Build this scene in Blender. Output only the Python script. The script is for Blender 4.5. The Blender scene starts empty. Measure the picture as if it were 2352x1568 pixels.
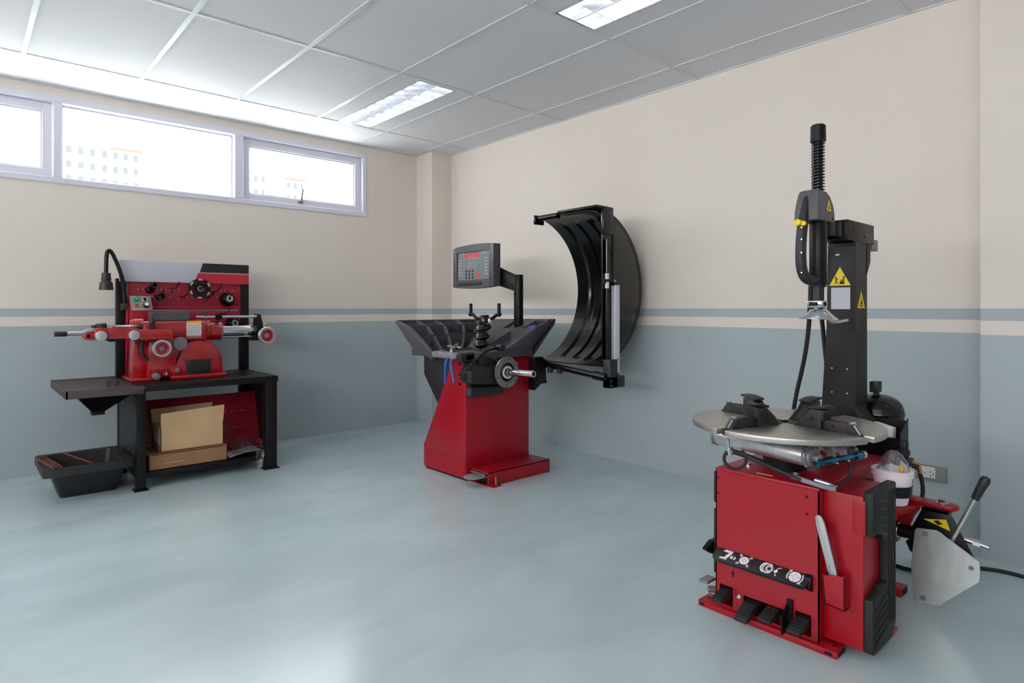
import bpy, bmesh, math, random
from mathutils import Vector, Matrix
random.seed(7)
S = bpy.context.scene
COL = S.collection
R = math.radians

# ---------------------------------------------------------------- camera
cam_d = bpy.data.cameras.new('camera')
cam_d.sensor_width = 36.0
cam_d.lens = 1423.2 / 2352 * 36.0
cam_d.shift_y = -(784 - 708.5) / 2352
cam_d.clip_start = 0.05
cam = bpy.data.objects.new('camera', cam_d)
COL.objects.link(cam)
cam.location = (-3.576, -5.132, 1.10)
cam.rotation_euler = (R(90), 0, -0.73079)
S.camera = cam

# ---------------------------------------------------------------- world, exposure
W = bpy.data.worlds.new('daylight')
S.world = W
W.use_nodes = True
bg = W.node_tree.nodes['Background']
bg.inputs[0].default_value = (1.0, 0.99, 0.985, 1)
bg.inputs[1].default_value = 16.0
S.view_settings.view_transform = 'Standard'
S.view_settings.look = 'None'
S.view_settings.gamma = 1.0
S.view_settings.use_curve_mapping = False
S.view_settings.exposure = -0.45
LAMP_POWER = 7.0        # emission of the fluorescent tubes
try:
    S.cycles.max_bounces = 10
    S.cycles.diffuse_bounces = 6
    S.cycles.glossy_bounces = 5
    S.cycles.sample_clamp_indirect = 8.0
    S.cycles.use_denoising = True
except Exception:
    pass

# ---------------------------------------------------------------- materials
def lin(c):
    return tuple(((v / 255) / 12.92 if v / 255 <= 0.04045 else ((v / 255 + 0.055) / 1.055) ** 2.4) for v in c)

def mat(name, c, rough=0.5, metal=0.0, vary=0.06, scale=6.0, bump=0.0, bscale=60.0, coat=0.0, rvary=0.08, spec=0.5):
    m = bpy.data.materials.new(name); m.use_nodes = True
    nt = m.node_tree; N = nt.nodes; L = nt.links
    b = N['Principled BSDF']
    b.inputs['Metallic'].default_value = metal
    b.inputs['Specular IOR Level'].default_value = spec
    b.inputs['Coat Weight'].default_value = coat
    b.inputs['Coat Roughness'].default_value = 0.12
    geo = N.new('ShaderNodeNewGeometry')
    no = N.new('ShaderNodeTexNoise'); no.inputs['Scale'].default_value = scale; no.inputs['Detail'].default_value = 5
    L.new(geo.outputs['Position'], no.inputs['Vector'])
    r1 = N.new('ShaderNodeMapRange'); r1.inputs[3].default_value = 1 - vary; r1.inputs[4].default_value = 1 + vary
    r1.inputs[1].default_value = 0.3; r1.inputs[2].default_value = 0.7
    L.new(no.outputs['Fac'], r1.inputs[0])
    mx = N.new('ShaderNodeVectorMath'); mx.operation = 'SCALE'
    mx.inputs[0].default_value = lin(c)
    L.new(r1.outputs[0], mx.inputs['Scale'])
    L.new(mx.outputs[0], b.inputs['Base Color'])
    r2 = N.new('ShaderNodeMapRange'); r2.inputs[3].default_value = max(0.02, rough - rvary); r2.inputs[4].default_value = min(1, rough + rvary)
    L.new(no.outputs['Fac'], r2.inputs[0]); L.new(r2.outputs[0], b.inputs['Roughness'])
    if bump > 0:
        n2 = N.new('ShaderNodeTexNoise'); n2.inputs['Scale'].default_value = bscale; n2.inputs['Detail'].default_value = 4
        L.new(geo.outputs['Position'], n2.inputs['Vector'])
        bp = N.new('ShaderNodeBump'); bp.inputs['Strength'].default_value = bump; bp.inputs['Distance'].default_value = 0.003
        L.new(n2.outputs['Fac'], bp.inputs['Height']); L.new(bp.outputs[0], b.inputs['Normal'])
    return m

def emit(name, c, power):
    m = bpy.data.materials.new(name); m.use_nodes = True
    nt = m.node_tree; nt.nodes.clear()
    e = nt.nodes.new('ShaderNodeEmission'); o = nt.nodes.new('ShaderNodeOutputMaterial')
    e.inputs[0].default_value = (*lin(c), 1); e.inputs[1].default_value = power
    nt.links.new(e.outputs[0], o.inputs[0])
    return m

def glass(name, c=(245, 250, 250), alpha=0.85, rough=0.02):
    """thin clear sheet: mostly lets light straight through, with a faint mirror reflection"""
    m = bpy.data.materials.new(name); m.use_nodes = True
    nt = m.node_tree; nt.nodes.clear(); N = nt.nodes
    t = N.new('ShaderNodeBsdfTransparent'); t.inputs[0].default_value = (*lin(c), 1)
    g = N.new('ShaderNodeBsdfGlossy'); g.inputs['Roughness'].default_value = rough
    lw = N.new('ShaderNodeLayerWeight'); lw.inputs[0].default_value = 0.5
    pw5 = N.new('ShaderNodeMath'); pw5.operation = 'POWER'; pw5.inputs[1].default_value = 5
    nt.links.new(lw.outputs['Facing'], pw5.inputs[0])
    add = N.new('ShaderNodeMath'); add.operation = 'ADD'; add.use_clamp = True; add.inputs[1].default_value = 1 - alpha
    mx = N.new('ShaderNodeMixShader'); o = N.new('ShaderNodeOutputMaterial')
    nt.links.new(pw5.outputs[0], add.inputs[0]); nt.links.new(add.outputs[0], mx.inputs[0])
    nt.links.new(t.outputs[0], mx.inputs[1]); nt.links.new(g.outputs[0], mx.inputs[2]); nt.links.new(mx.outputs[0], o.inputs[0])
    return m

def wall_paint(name):
    """cream above, grey-green dado below, one stripe above it; all edges follow the height in the room"""
    m = mat(name, (255, 255, 255), 0.55, vary=0.02, scale=2.5, bump=0.10, bscale=90, spec=0.35)
    nt = m.node_tree; N = nt.nodes; L = nt.links; b = N['Principled BSDF']
    old = b.inputs['Base Color'].links[0].from_socket
    geo = N.new('ShaderNodeNewGeometry'); sep = N.new('ShaderNodeSeparateXYZ'); L.new(geo.outputs['Position'], sep.inputs[0])
    def step(z):
        s = N.new('ShaderNodeMath'); s.operation = 'GREATER_THAN'; s.inputs[1].default_value = z
        wob = N.new('ShaderNodeMath'); wob.operation = 'ADD'
        L.new(sep.outputs['Z'], s.inputs[0]); return s.outputs[0]
    CREAM = (*lin((222, 212, 203)), 1); TEAL = (*lin((166, 177, 182)), 1)
    col = None
    for z, c in ((0.985, CREAM), (1.047, TEAL), (1.101, CREAM)):
        mx = N.new('ShaderNodeMix'); mx.data_type = 'RGBA'
        L.new(step(z), mx.inputs[0])
        if col is None: mx.inputs[6].default_value = TEAL
        else: L.new(col, mx.inputs[6])
        mx.inputs[7].default_value = c
        col = mx.outputs[2]
    mul = N.new('ShaderNodeMix'); mul.data_type = 'RGBA'; mul.blend_type = 'MULTIPLY'; mul.inputs[0].default_value = 1
    L.new(col, mul.inputs[6]); L.new(old, mul.inputs[7]); L.new(mul.outputs[2], b.inputs['Base Color'])
    # the dado paint is a little glossier than the cream
    rr = N.new('ShaderNodeMapRange'); rr.inputs[3].default_value = 0.38; rr.inputs[4].default_value = 0.6
    L.new(step(0.985), rr.inputs[0]); L.new(rr.outputs[0], b.inputs['Roughness'])
    return m

def floor_paint():
    m = mat('epoxy_floor', (184, 202, 207), 0.16, vary=0.05, scale=1.3, bump=0.025, bscale=7, coat=0.0, spec=0.6)
    nt = m.node_tree; N = nt.nodes; L = nt.links; b = N['Principled BSDF']
    old = b.inputs['Base Color'].links[0].from_socket
    geo = N.new('ShaderNodeNewGeometry')
    mp = N.new('ShaderNodeMapping'); mp.inputs['Scale'].default_value = (0.8, 1.7, 1); mp.inputs['Rotation'].default_value = (0, 0, 0.9)
    L.new(geo.outputs['Position'], mp.inputs[0])
    st = N.new('ShaderNodeTexNoise'); st.inputs['Scale'].default_value = 2.2; st.inputs['Detail'].default_value = 6; st.inputs['Distortion'].default_value = 0.6
    L.new(mp.outputs[0], st.inputs['Vector'])
    r1 = N.new('ShaderNodeMapRange'); r1.inputs[1].default_value = 0.35; r1.inputs[2].default_value = 0.7
    r1.inputs[3].default_value = 0.95; r1.inputs[4].default_value = 1.06
    L.new(st.outputs['Fac'], r1.inputs[0])
    sc = N.new('ShaderNodeVectorMath'); sc.operation = 'SCALE'; L.new(old, sc.inputs[0]); L.new(r1.outputs[0], sc.inputs['Scale'])
    L.new(sc.outputs[0], b.inputs['Base Color'])
    r2 = N.new('ShaderNodeMapRange'); r2.inputs[3].default_value = 0.19; r2.inputs[4].default_value = 0.265
    r2.inputs[1].default_value = 0.3; r2.inputs[2].default_value = 0.75; r2.clamp = True
    L.new(st.outputs['Fac'], r2.inputs[0]); L.new(r2.outputs[0], b.inputs['Roughness'])
    return m

def brushed(name, c, rough=0.34, axis=(1, 40, 40)):
    m = mat(name, c, rough, metal=0.92, vary=0.1, scale=3)
    nt = m.node_tree; N = nt.nodes; L = nt.links
    mp = N.new('ShaderNodeMapping'); mp.inputs['Scale'].default_value = axis; mp.inputs['Rotation'].default_value = (0, 0, 0.35)
    no = [n for n in N if n.type == 'TEX_NOISE'][0]
    src = no.inputs['Vector'].links[0].from_socket
    L.new(src, mp.inputs[0]); L.new(mp.outputs[0], no.inputs['Vector'])
    return m

WALL = wall_paint('wall_paint'); FLOOR = floor_paint()
TILE = mat('ceiling_tile', (224, 222, 226), 0.7, vary=0.015, scale=1.5, bump=0.06, bscale=220)
TBAR = mat('ceiling_bar', (214, 214, 218), 0.35, vary=0.02)
WHITE = mat('window_white', (214, 213, 224), 0.4, vary=0.02)
PANE = glass('window_glass', alpha=0.95)
RED = mat('red_paint', (158, 8, 30), 0.38, vary=0.06, scale=5, coat=0.15, spec=0.4)
REDG = mat('red_gloss_casting', (166, 9, 22), 0.2, vary=0.08, scale=9, rvary=0.04, bump=0.14, bscale=28, coat=0.6)
REDD = mat('red_board', (150, 18, 44), 0.42, vary=0.05, scale=4)
REDS = mat('red_sign', (186, 36, 52), 0.4, vary=0.04)
BLK = mat('black_paint', (14, 12, 14), 0.42, vary=0.15, scale=8, coat=0.0, spec=0.3)
BLKG = mat('black_gloss', (14, 13, 15), 0.2, vary=0.15, scale=8, coat=0.1, spec=0.4, rvary=0.04)
PLA = mat('black_plastic', (32, 31, 34), 0.5, vary=0.1, scale=10, bump=0.12, bscale=260)
PLA2 = mat('charcoal_plastic', (76, 74, 80), 0.45, vary=0.08, scale=10, bump=0.1, bscale=260)
RUB = mat('black_rubber', (28, 27, 28), 0.6, vary=0.12, scale=14, bump=0.2, bscale=160)
IRON = mat('dark_cast_iron', (52, 47, 49), 0.5, metal=0.35, vary=0.15, scale=20, bump=0.25, bscale=120)
DUST = mat('dusty_black_steel', (74, 61, 60), 0.6, vary=0.25, scale=7, bump=0.1)
DARK = mat('dark_hole', (12, 11, 12), 0.8, vary=0.02)
CHR = mat('chrome', (200, 200, 206), 0.17, metal=1.0, vary=0.03, rvary=0.03)
STEEL = brushed('brushed_steel', (196, 200, 199), 0.38, (1.5, 12, 4))
ALU = brushed('aluminium', (205, 205, 208), 0.4, (2, 10, 2))
TABLE = brushed('turntable_aluminium', (186, 183, 178), 0.38, (1.5, 46, 46))
FLANGE = mat('grey_steel', (150, 150, 148), 0.42, metal=0.8, vary=0.06)
GREYM = mat('grey_cast_metal', (140, 134, 138), 0.45, metal=0.6, vary=0.1)
GREY = mat('grey_plastic', (132, 130, 128), 0.5, vary=0.05)
LGREY = mat('light_grey_panel', (186, 186, 196), 0.4, vary=0.02)
WORN = mat('worn_grey_plastic', (120, 118, 126), 0.55, vary=0.22, scale=24, bump=0.15)
PAPER = mat('white_paper', (232, 230, 236), 0.7, vary=0.02)
LABELW = mat('white_label', (214, 212, 210), 0.6, vary=0.02)
INK = mat('black_ink', (26, 24, 24), 0.6, vary=0.02)
INKG = mat('grey_ink', (130, 126, 122), 0.6, vary=0.02)
YEL = mat('yellow_vinyl', (236, 204, 20), 0.45, vary=0.03)
YELO = mat('orange_yellow', (240, 176, 24), 0.5, vary=0.04)
CARD = mat('cardboard', (202, 168, 128), 0.8, vary=0.07, scale=9, bump=0.12, bscale=70)
CARDD = mat('brown_cardboard', (148, 110, 76), 0.8, vary=0.2, scale=7, bump=0.12, bscale=70)
BLUE = mat('blue_grip', (8, 92, 178), 0.4, vary=0.04)
BLUEC = mat('blue_card', (52, 84, 214), 0.5, vary=0.04)
BLUEZ = mat('blue_zinc', (60, 120, 150), 0.2, metal=0.9, vary=0.45, scale=40, rvary=0.04)
GREEN = mat('green_button', (20, 160, 100), 0.35, vary=0.03)
WPLA = mat('white_plastic', (238, 226, 234), 0.45, vary=0.02)
RUST = mat('rusty_steel', (104, 64, 54), 0.75, vary=0.4, scale=40, bump=0.3)
BRASS = mat('brass', (176, 150, 96), 0.35, metal=0.9)
SCREEN = mat('screen_panel', (112, 122, 128), 0.38, vary=0.05)
SCREENP = mat('screen_panel_print', (150, 190, 196), 0.4, vary=0.05)
LED = emit('red_led', (255, 60, 70), 1.3)
POLY = glass('clear_polythene', (250, 250, 252), alpha=0.9, rough=0.3)
TUBE = emit('fluorescent_tube', (255, 253, 248), LAMP_POWER)
REFL = mat('lamp_reflector', (226, 229, 236), 0.22, metal=0.75, vary=0.02, rvary=0.03)

# ---------------------------------------------------------------- mesh helpers
class M:
    """collects shapes in world coordinates (or in the frame xf) and links them as ONE mesh object"""
    def __init__(self, xf=None):
        self.bm = bmesh.new(); self.xf = xf
    def _new(self, fn):
        b = bmesh.new(); fn(b)
        me = bpy.data.meshes.new('t'); b.to_mesh(me); b.free()
        self.bm.from_mesh(me); bpy.data.meshes.remove(me)
        return self
    def box(self, x0, x1, y0, y1, z0, z1, b=0.0, seg=2, rot=None, piv=None):
        def f(bm):
            bmesh.ops.create_cube(bm, size=1)
            for v in bm.verts:
                v.co = Vector(((x0 + x1) / 2 + v.co.x * (x1 - x0), (y0 + y1) / 2 + v.co.y * (y1 - y0), (z0 + z1) / 2 + v.co.z * (z1 - z0)))
            if b > 0:
                bmesh.ops.bevel(bm, geom=bm.edges[:], offset=b, segments=seg, profile=0.5, affect='EDGES', clamp_overlap=True)
            if rot is not None:
                p = Vector(piv) if piv else Vector(((x0 + x1) / 2, (y0 + y1) / 2, (z0 + z1) / 2))
                bmesh.ops.rotate(bm, verts=bm.verts, cent=p, matrix=rot.to_3x3())
        return self._new(f)
    def cyl(self, p, q, r, r2=None, n=24, b=0.0):
        p = Vector(p); q = Vector(q)
        def f(bm):
            h = (q - p).length
            bmesh.ops.create_cone(bm, cap_ends=True, segments=n, radius1=r, radius2=r if r2 is None else r2, depth=h)
            if b > 0:
                es = [e for e in bm.edges if len(e.link_faces) == 2 and any(len(fc.verts) > 4 for fc in e.link_faces)]
                bmesh.ops.bevel(bm, geom=es, offset=b, segments=2, profile=0.5, affect='EDGES', clamp_overlap=True)
            bmesh.ops.transform(bm, matrix=Matrix.Translation((p + q) / 2) @ (q - p).to_track_quat('Z', 'Y').to_matrix().to_4x4(), verts=bm.verts)
        return self._new(f)
    def lathe(self, prof, o, ax, n=32):
        o = Vector(o); q = Vector(ax).to_track_quat('Z', 'Y')
        def f(bm):
            rings = []
            for r, h in prof:
                rings.append([bm.verts.new(o + q @ Vector((max(r, 1e-4) * math.cos(2 * math.pi * i / n), max(r, 1e-4) * math.sin(2 * math.pi * i / n), h))) for i in range(n)])
            for a, c in zip(rings, rings[1:]):
                for i in range(n):
                    bm.faces.new((a[i], a[(i + 1) % n], c[(i + 1) % n], c[i]))
            bmesh.ops.remove_doubles(bm, verts=bm.verts, dist=3e-4)
            bmesh.ops.recalc_face_normals(bm, faces=bm.faces)
        return self._new(f)
    def tube(self, pts, r, n=10, smooth=0, closed=False):
        P = [Vector(p) for p in pts]
        for _ in range(smooth):
            Q = [P[0]]
            for a, c in zip(P, P[1:]):
                Q += [a.lerp(c, .25), a.lerp(c, .75)]
            P = Q + [P[-1]]
        def f(bm):
            rings = []; up = None
            k = len(P)
            for i, p in enumerate(P):
                t = ((P[(i + 1) % k] - P[i - 1]) if closed else (P[min(i + 1, k - 1)] - P[max(i - 1, 0)])).normalized()
                if up is None:
                    up = t.orthogonal().normalized()
                up = (up - t * up.dot(t)).normalized()
                s = t.cross(up)
                rr = r(i / (k - 1)) if callable(r) else r
                rings.append([bm.verts.new(p + rr * (math.cos(2 * math.pi * j / n) * up + math.sin(2 * math.pi * j / n) * s)) for j in range(n)])
            pairs = list(zip(rings, rings[1:])) + ([(rings[-1], rings[0])] if closed else [])
            for a, c in pairs:
                for j in range(n):
                    bm.faces.new((a[j], a[(j + 1) % n], c[(j + 1) % n], c[j]))
            if not closed:
                bm.faces.new(rings[0][::-1]); bm.faces.new(rings[-1])
            bmesh.ops.recalc_face_normals(bm, faces=bm.faces)
        return self._new(f)
    def poly(self, pts, vec, b=0.0):
        P = [Vector(p) for p in pts]; v = Vector(vec)
        def f(bm):
            A = [bm.verts.new(p) for p in P]; B = [bm.verts.new(p + v) for p in P]
            bm.faces.new(A[::-1]); bm.faces.new(B)
            k = len(P)
            for i in range(k):
                bm.faces.new((A[i], A[(i + 1) % k], B[(i + 1) % k], B[i]))
            bmesh.ops.recalc_face_normals(bm, faces=bm.faces)
            if b > 0:
                bmesh.ops.bevel(bm, geom=bm.edges[:], offset=b, segments=2, profile=0.5, affect='EDGES', clamp_overlap=True)
        return self._new(f)
    def prism(self, pts, axis, a0, a1, b=0.0):
        if axis == 'x': return self.poly([(a0, u, v) for u, v in pts], (a1 - a0, 0, 0), b)
        if axis == 'y': return self.poly([(u, a0, v) for u, v in pts], (0, a1 - a0, 0), b)
        return self.poly([(u, v, a0) for u, v in pts], (0, 0, a1 - a0), b)
    def loft(self, loops, cap=True):
        """skin between closed loops with the same number of points"""
        def f(bm):
            RR = [[bm.verts.new(Vector(p)) for p in l] for l in loops]
            for a, c in zip(RR, RR[1:]):
                k = len(a)
                for i in range(k):
                    bm.faces.new((a[i], a[(i + 1) % k], c[(i + 1) % k], c[i]))
            if cap:
                bm.faces.new(RR[0][::-1]); bm.faces.new(RR[-1])
            bmesh.ops.recalc_face_normals(bm, faces=bm.faces)
        return self._new(f)
    def sheet(self, grid, th, closed_dir=None):
        """a grid of points given a thickness along its normals (th > 0 grows against the normal)"""
        def f(bm):
            n, k = len(grid), len(grid[0])
            V = [[bm.verts.new(Vector(p)) for p in row] for row in grid]
            for i in range(n - 1):
                for j in range(k - 1):
                    bm.faces.new((V[i][j], V[i + 1][j], V[i + 1][j + 1], V[i][j + 1]))
            bmesh.ops.recalc_face_normals(bm, faces=bm.faces)
            bmesh.ops.solidify(bm, geom=bm.faces[:], thickness=th)
        return self._new(f)
    def ball(self, c, r, s=(1, 1, 1), n=16):
        def f(bm):
            bmesh.ops.create_uvsphere(bm, u_segments=n, v_segments=n // 2, radius=r)
            for v in bm.verts: v.co = Vector(c) + Vector((v.co.x * s[0], v.co.y * s[1], v.co.z * s[2]))
        return self._new(f)
    def torus(self, c, ax, R0, r, n=32, k=10):
        q = Vector(ax).to_track_quat('Z', 'Y'); c = Vector(c)
        return self.tube([c + q @ Vector((R0 * math.cos(2 * math.pi * i / n), R0 * math.sin(2 * math.pi * i / n), 0)) for i in range(n)], r, k, closed=True)
    def build(self, name, material, parent=None, label=None, loc=None, ang=32, extra=()):
        if self.xf is not None:
            bmesh.ops.transform(self.bm, matrix=self.xf, verts=self.bm.verts)
        for k, (m2, _) in enumerate(extra):       # marks that belong to this mesh, in a material of their own
            if m2.xf is not None: bmesh.ops.transform(m2.bm, matrix=m2.xf, verts=m2.bm.verts)
            for f in m2.bm.faces: f.material_index = k + 1
            t = bpy.data.meshes.new('t'); m2.bm.to_mesh(t); m2.bm.free()
            self.bm.from_mesh(t); bpy.data.meshes.remove(t)
        off = Vector((0, 0, 0))
        if parent is not None:
            r = parent
            while r.parent: r = r.parent
            off = Vector(r.location)
        elif loc is not None:
            off = Vector(loc)
        for v in self.bm.verts: v.co -= off
        me = bpy.data.meshes.new(name)
        self.bm.to_mesh(me); self.bm.free()
        me.materials.append(material)
        for _, m2 in extra: me.materials.append(m2)
        me.shade_smooth()
        me.set_sharp_from_angle(angle=R(ang))
        o = bpy.data.objects.new(name, me); COL.objects.link(o)
        if parent is not None: o.parent = parent
        elif loc is not None: o.location = loc
        if label: o['label'] = label
        return o

def tag(o, label, cat, group=None):
    o['label'] = label; o['category'] = cat
    if group: o['group'] = group
    return o
def thing(name, label, cat, loc, group=None):
    o = bpy.data.objects.new(name, None); COL.objects.link(o)
    o.location = loc; o.empty_display_size = 0.1
    return tag(o, label, cat, group)
def struct(o):
    o['kind'] = 'structure'; return o
def srec(name, loc=(0, 0, 0)):
    o = bpy.data.objects.new(name, None); COL.objects.link(o); o.location = loc
    return struct(o)
def copy_thing(root, delta, label):
    c = root.copy(); COL.objects.link(c); c.location = Vector(root.location) + Vector(delta); c['label'] = label
    for ch in list(root.children):
        d = ch.copy(); COL.objects.link(d); d.parent = c
        for g in list(ch.children):
            e = g.copy(); COL.objects.link(e); e.parent = d
    return c
def arc(c, r, a0, a1, n=16):
    return [(c[0] + r * math.cos(R(a0 + (a1 - a0) * i / n)), c[1] + r * math.sin(R(a0 + (a1 - a0) * i / n))) for i in range(n + 1)]
def frame(o, u, v, w=None):
    """local frame: columns u (right), v (up), w (towards the viewer of the face)"""
    u = Vector(u).normalized(); v = Vector(v); v = (v - u * v.dot(u)).normalized(); w = u.cross(v)
    m = Matrix.Identity(4)
    for i in range(3):
        m[i][0], m[i][1], m[i][2], m[i][3] = u[i], v[i], w[i], o[i]
    return m
def decal(xf, polys, h=0.0008):
    m = M(xf)
    for p in polys: m.poly([(a, b, 0) for a, b in p], (0, 0, h))
    return m
def circ(cx, cy, r, n=20, ry=None):
    return [(cx + r * math.cos(2 * math.pi * i / n), cy + (ry or r) * math.sin(2 * math.pi * i / n)) for i in range(n)]
def ring2(cx, cy, r0, r1, a0=0, a1=360, n=14):
    out = []
    for i in range(n):
        t0, t1 = R(a0 + (a1 - a0) * i / n), R(a0 + (a1 - a0) * (i + 1) / n)
        out.append([(cx + r0 * math.cos(t0), cy + r0 * math.sin(t0)), (cx + r1 * math.cos(t0), cy + r1 * math.sin(t0)),
                    (cx + r1 * math.cos(t1), cy + r1 * math.sin(t1)), (cx + r0 * math.cos(t1), cy + r0 * math.sin(t1))])
    return out
def rect(x0, x1, y0, y1):
    return [(x0, y0), (x1, y0), (x1, y1), (x0, y1)]
def seg2(a, b, w):
    a = Vector((*a, 0)); b = Vector((*b, 0)); d = (b - a).normalized(); n = Vector((-d.y, d.x, 0)) * w / 2
    return [tuple((a + n)[:2]), tuple((a - n)[:2]), tuple((b - n)[:2]), tuple((b + n)[:2])]

# ---------------------------------------------------------------- room shell
CZ = 2.586
XL, YB = -6.6, -9.2      # the far sides of the workshop, behind the camera
struct(M().box(XL - .2, .2, YB - .2, .2, -.1, 0).build('floor', FLOOR))
# window wall with its opening
WX0, WX1, WZ0, WZ1 = -4.5, -.775, 1.938, 2.522
w = M()
w.box(XL, WX0, 0, .18, 0, CZ + .15).box(WX1, .2, 0, .18, 0, CZ + .15)
w.box(WX0, WX1, 0, .18, 0, WZ0).box(WX0, WX1, 0, .18, WZ1, CZ + .15)
struct(w.build('wall_back', WALL))
struct(M().box(0, .2, YB, 0, 0, CZ + .15).build('wall_right', WALL))
struct(M().box(-.228, 0, -.262, 0, 0, CZ).build('corner_column', WALL))
struct(M().box(-.205, 0, -6.3, -4.474, 0, CZ).build('wall_pilaster', WALL))
# walls behind the camera; left one has an added opening sized for soft daylight
w = M().box(XL, .2, YB - .2, YB, 0, CZ + .15)
struct(w.build('wall_front', WALL))
w = M().box(XL - .2, XL, YB, -8.2, 0, CZ + .15).box(XL - .2, XL, -.9, .2, 0, CZ + .15).box(XL - .2, XL, -8.2, -.9, 0, 1.65).box(XL - .2, XL, -8.2, -.9, 2.4, CZ + .15)
struct(w.build('wall_left', WALL))
# suspended ceiling: tiles, bars, lamp openings
LIGHTS = [(i, j) for i in (1, 5, 9) for j in (0, 2, 4, 6) if i != 5 or j > 2]     # tile column, tile row
gx = [0.0] + [-.287 - .6 * i for i in range(12)]
gy = [0.0] + [-.545 - 1.2 * j for j in range(9)]
t = M(); bar = M()
for a in range(len(gx) - 1):
    for b_ in range(len(gy) - 1):
        x1, x0, y1, y0 = gx[a], gx[a + 1], gy[b_], gy[b_ + 1]
        if x0 < XL - .3: continue
        if (a - 1, b_ - 1) in LIGHTS:
            t.box(x0, x0 + .152, y0, y1, CZ, CZ + .02).box(x1 - .158, x1, y0, y1, CZ, CZ + .02)
        else:
            t.box(x0, x1, y0, y1, CZ, CZ + .02)
struct_ceiling = struct(t.build('ceiling', TILE))
for x in gx[1:]:
    if x > XL: bar.box(x - .012, x + .012, YB, 0, CZ - .004, CZ + .001)
for y in gy[1:]:
    bar.box(XL, 0, y - .012, y + .012, CZ - .0045, CZ + .001)
bar.box(XL, 0, -.016, 0, CZ - .005, CZ + .001).box(-.016, 0, YB, 0, CZ - .005, CZ + .001)
struct(bar.build('ceiling_grid', TBAR, struct_ceiling))
struct(M().box(XL - .2, .2, YB - .2, .2, CZ + .16, CZ + .3).build('ceiling_slab', TILE))

# windows: one white aluminium frame with a fixed light between two hinged ones
def win_frame(m, x0, x1, z0, z1, y0, y1, t, tb=None, tt=None):
    tb = tb or t; tt = tt or t
    m.box(x0, x0 + t, y0, y1, z0, z1, .003, 1).box(x1 - t, x1, y0, y1, z0, z1, .003, 1)
    m.box(x0 + t, x1 - t, y0, y1, z0, z0 + tb, .003, 1).box(x0 + t, x1 - t, y0, y1, z1 - tt, z1, .003, 1)
    return m
wf = M()
wf.box(WX0, WX1, -.012, .10, WZ0, WZ0 + .042, .004, 1).box(WX0, WX1, -.012, .10, WZ1 - .042, WZ1, .004, 1)
wf.box(WX1 - .04, WX1, -.012, .10, WZ0 + .042, WZ1 - .042, .004, 1).box(WX0, WX0 + .04, -.012, .10, WZ0 + .042, WZ1 - .042, .004, 1)
wf.box(-3.096, -3.048, -.012, .10, WZ0 + .042, WZ1 - .042, .004, 1).box(-1.935, -1.866, -.012, .10, WZ0 + .042, WZ1 - .042, .004, 1)
struct(wf.build('trim_1', WHITE))
def hinged(n, x0, x1, handle):
    r = srec('window_%d' % n, ((x0 + x1) / 2, .05, 2.2))
    f = M(); win_frame(f, x0 + .004, x1 - .004, 1.984, 2.476, .030, .085, .052, .05, .055)
    struct(f.build('window_sash', WHITE, r))
    f = M(); win_frame(f, x0 + .054, x1 - .054, 2.032, 2.422, .045, .075, .012)
    struct(f.build('window_bead', WHITE, r))
    struct(M().box(x0 + .06, x1 - .06, .058, .064, 2.038, 2.416).build('window_pane', PANE, r))
    if handle:
        hx = -1.385
        h = M().box(hx - .022, hx + .022, .012, .032, 2.0, 2.016, .003).box(hx - .01, hx + .006, .0, .03, 2.01, 2.03, .002)
        h.tube([(hx, .008, 2.022), (hx + .004, .004, 2.06), (hx + .012, .002, 2.118)], .009, 8)
        struct(h.build('window_handle', GREYM, r))
hinged(1, -4.46, -3.096, False)
r = srec('window_2', (-2.5, .05, 2.2))
f = M(); win_frame(f, -3.048, -1.935, 1.98, 2.48, .05, .09, .012); struct(f.build('window_bead', WHITE, r))
struct(M().box(-3.04, -1.945, .062, .068, 1.988, 2.472).build('window_pane', PANE, r))
hinged(3, -1.866, -.815, True)

# recessed fluorescent lights with louvre grilles
LL = {(1, 0): 'recessed fluorescent ceiling light nearest the window wall, above the wheel balancer',
      (1, 2): 'recessed fluorescent ceiling light cut by the top edge of the photo'}
def ceiling_light(i, j):
    xc = gx[i + 1] - .303; y1 = gy[j + 1] - .02; y0 = gy[j + 2] + .02
    x0, x1 = xc - .143, xc + .143
    o = thing('ceiling_light', LL.get((i, j), 'recessed fluorescent ceiling light behind the camera'), 'ceiling light', (xc, (y0 + y1) / 2, CZ), 'recessed louvre ceiling lights')
    h = M(); win = .006
    h.box(x0, x1, y0, y1, CZ + .095, CZ + .10)
    h.box(x0, x0 + win, y0, y1, CZ - .003, CZ + .095).box(x1 - win, x1, y0, y1, CZ - .003, CZ + .095)
    h.box(x0, x1, y0, y0 + win, CZ - .003, CZ + .095).box(x0, x1, y1 - win, y1, CZ - .003, CZ + .095)
    h.build('housing', REFL, o)
    lv = M()
    n = 9
    for k in range(1, n):
        y = y0 + (y1 - y0) * k / n
        lv.prism([(y - .007, CZ + .04), (y + .007, CZ + .04), (y + .0015, CZ + .002), (y - .0015, CZ + .002)], 'x', x0 + .006, x1 - .006)
    lv.prism([(xc - .01, CZ + .042), (xc + .01, CZ + .042), (xc + .003, CZ + .001), (xc - .003, CZ + .001)], 'y', y0 + .006, y1 - .006)
    lv.build('louvre_grille', REFL, o)
    for s in (-1, 1):
        M().cyl((xc + s * .068, y0 + .03, CZ + .068), (xc + s * .068, y1 - .03, CZ + .068), .013, n=14).build('fluorescent_tube', TUBE, o)
    return o
for i, j in LIGHTS:
    ceiling_light(i, j)

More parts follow.
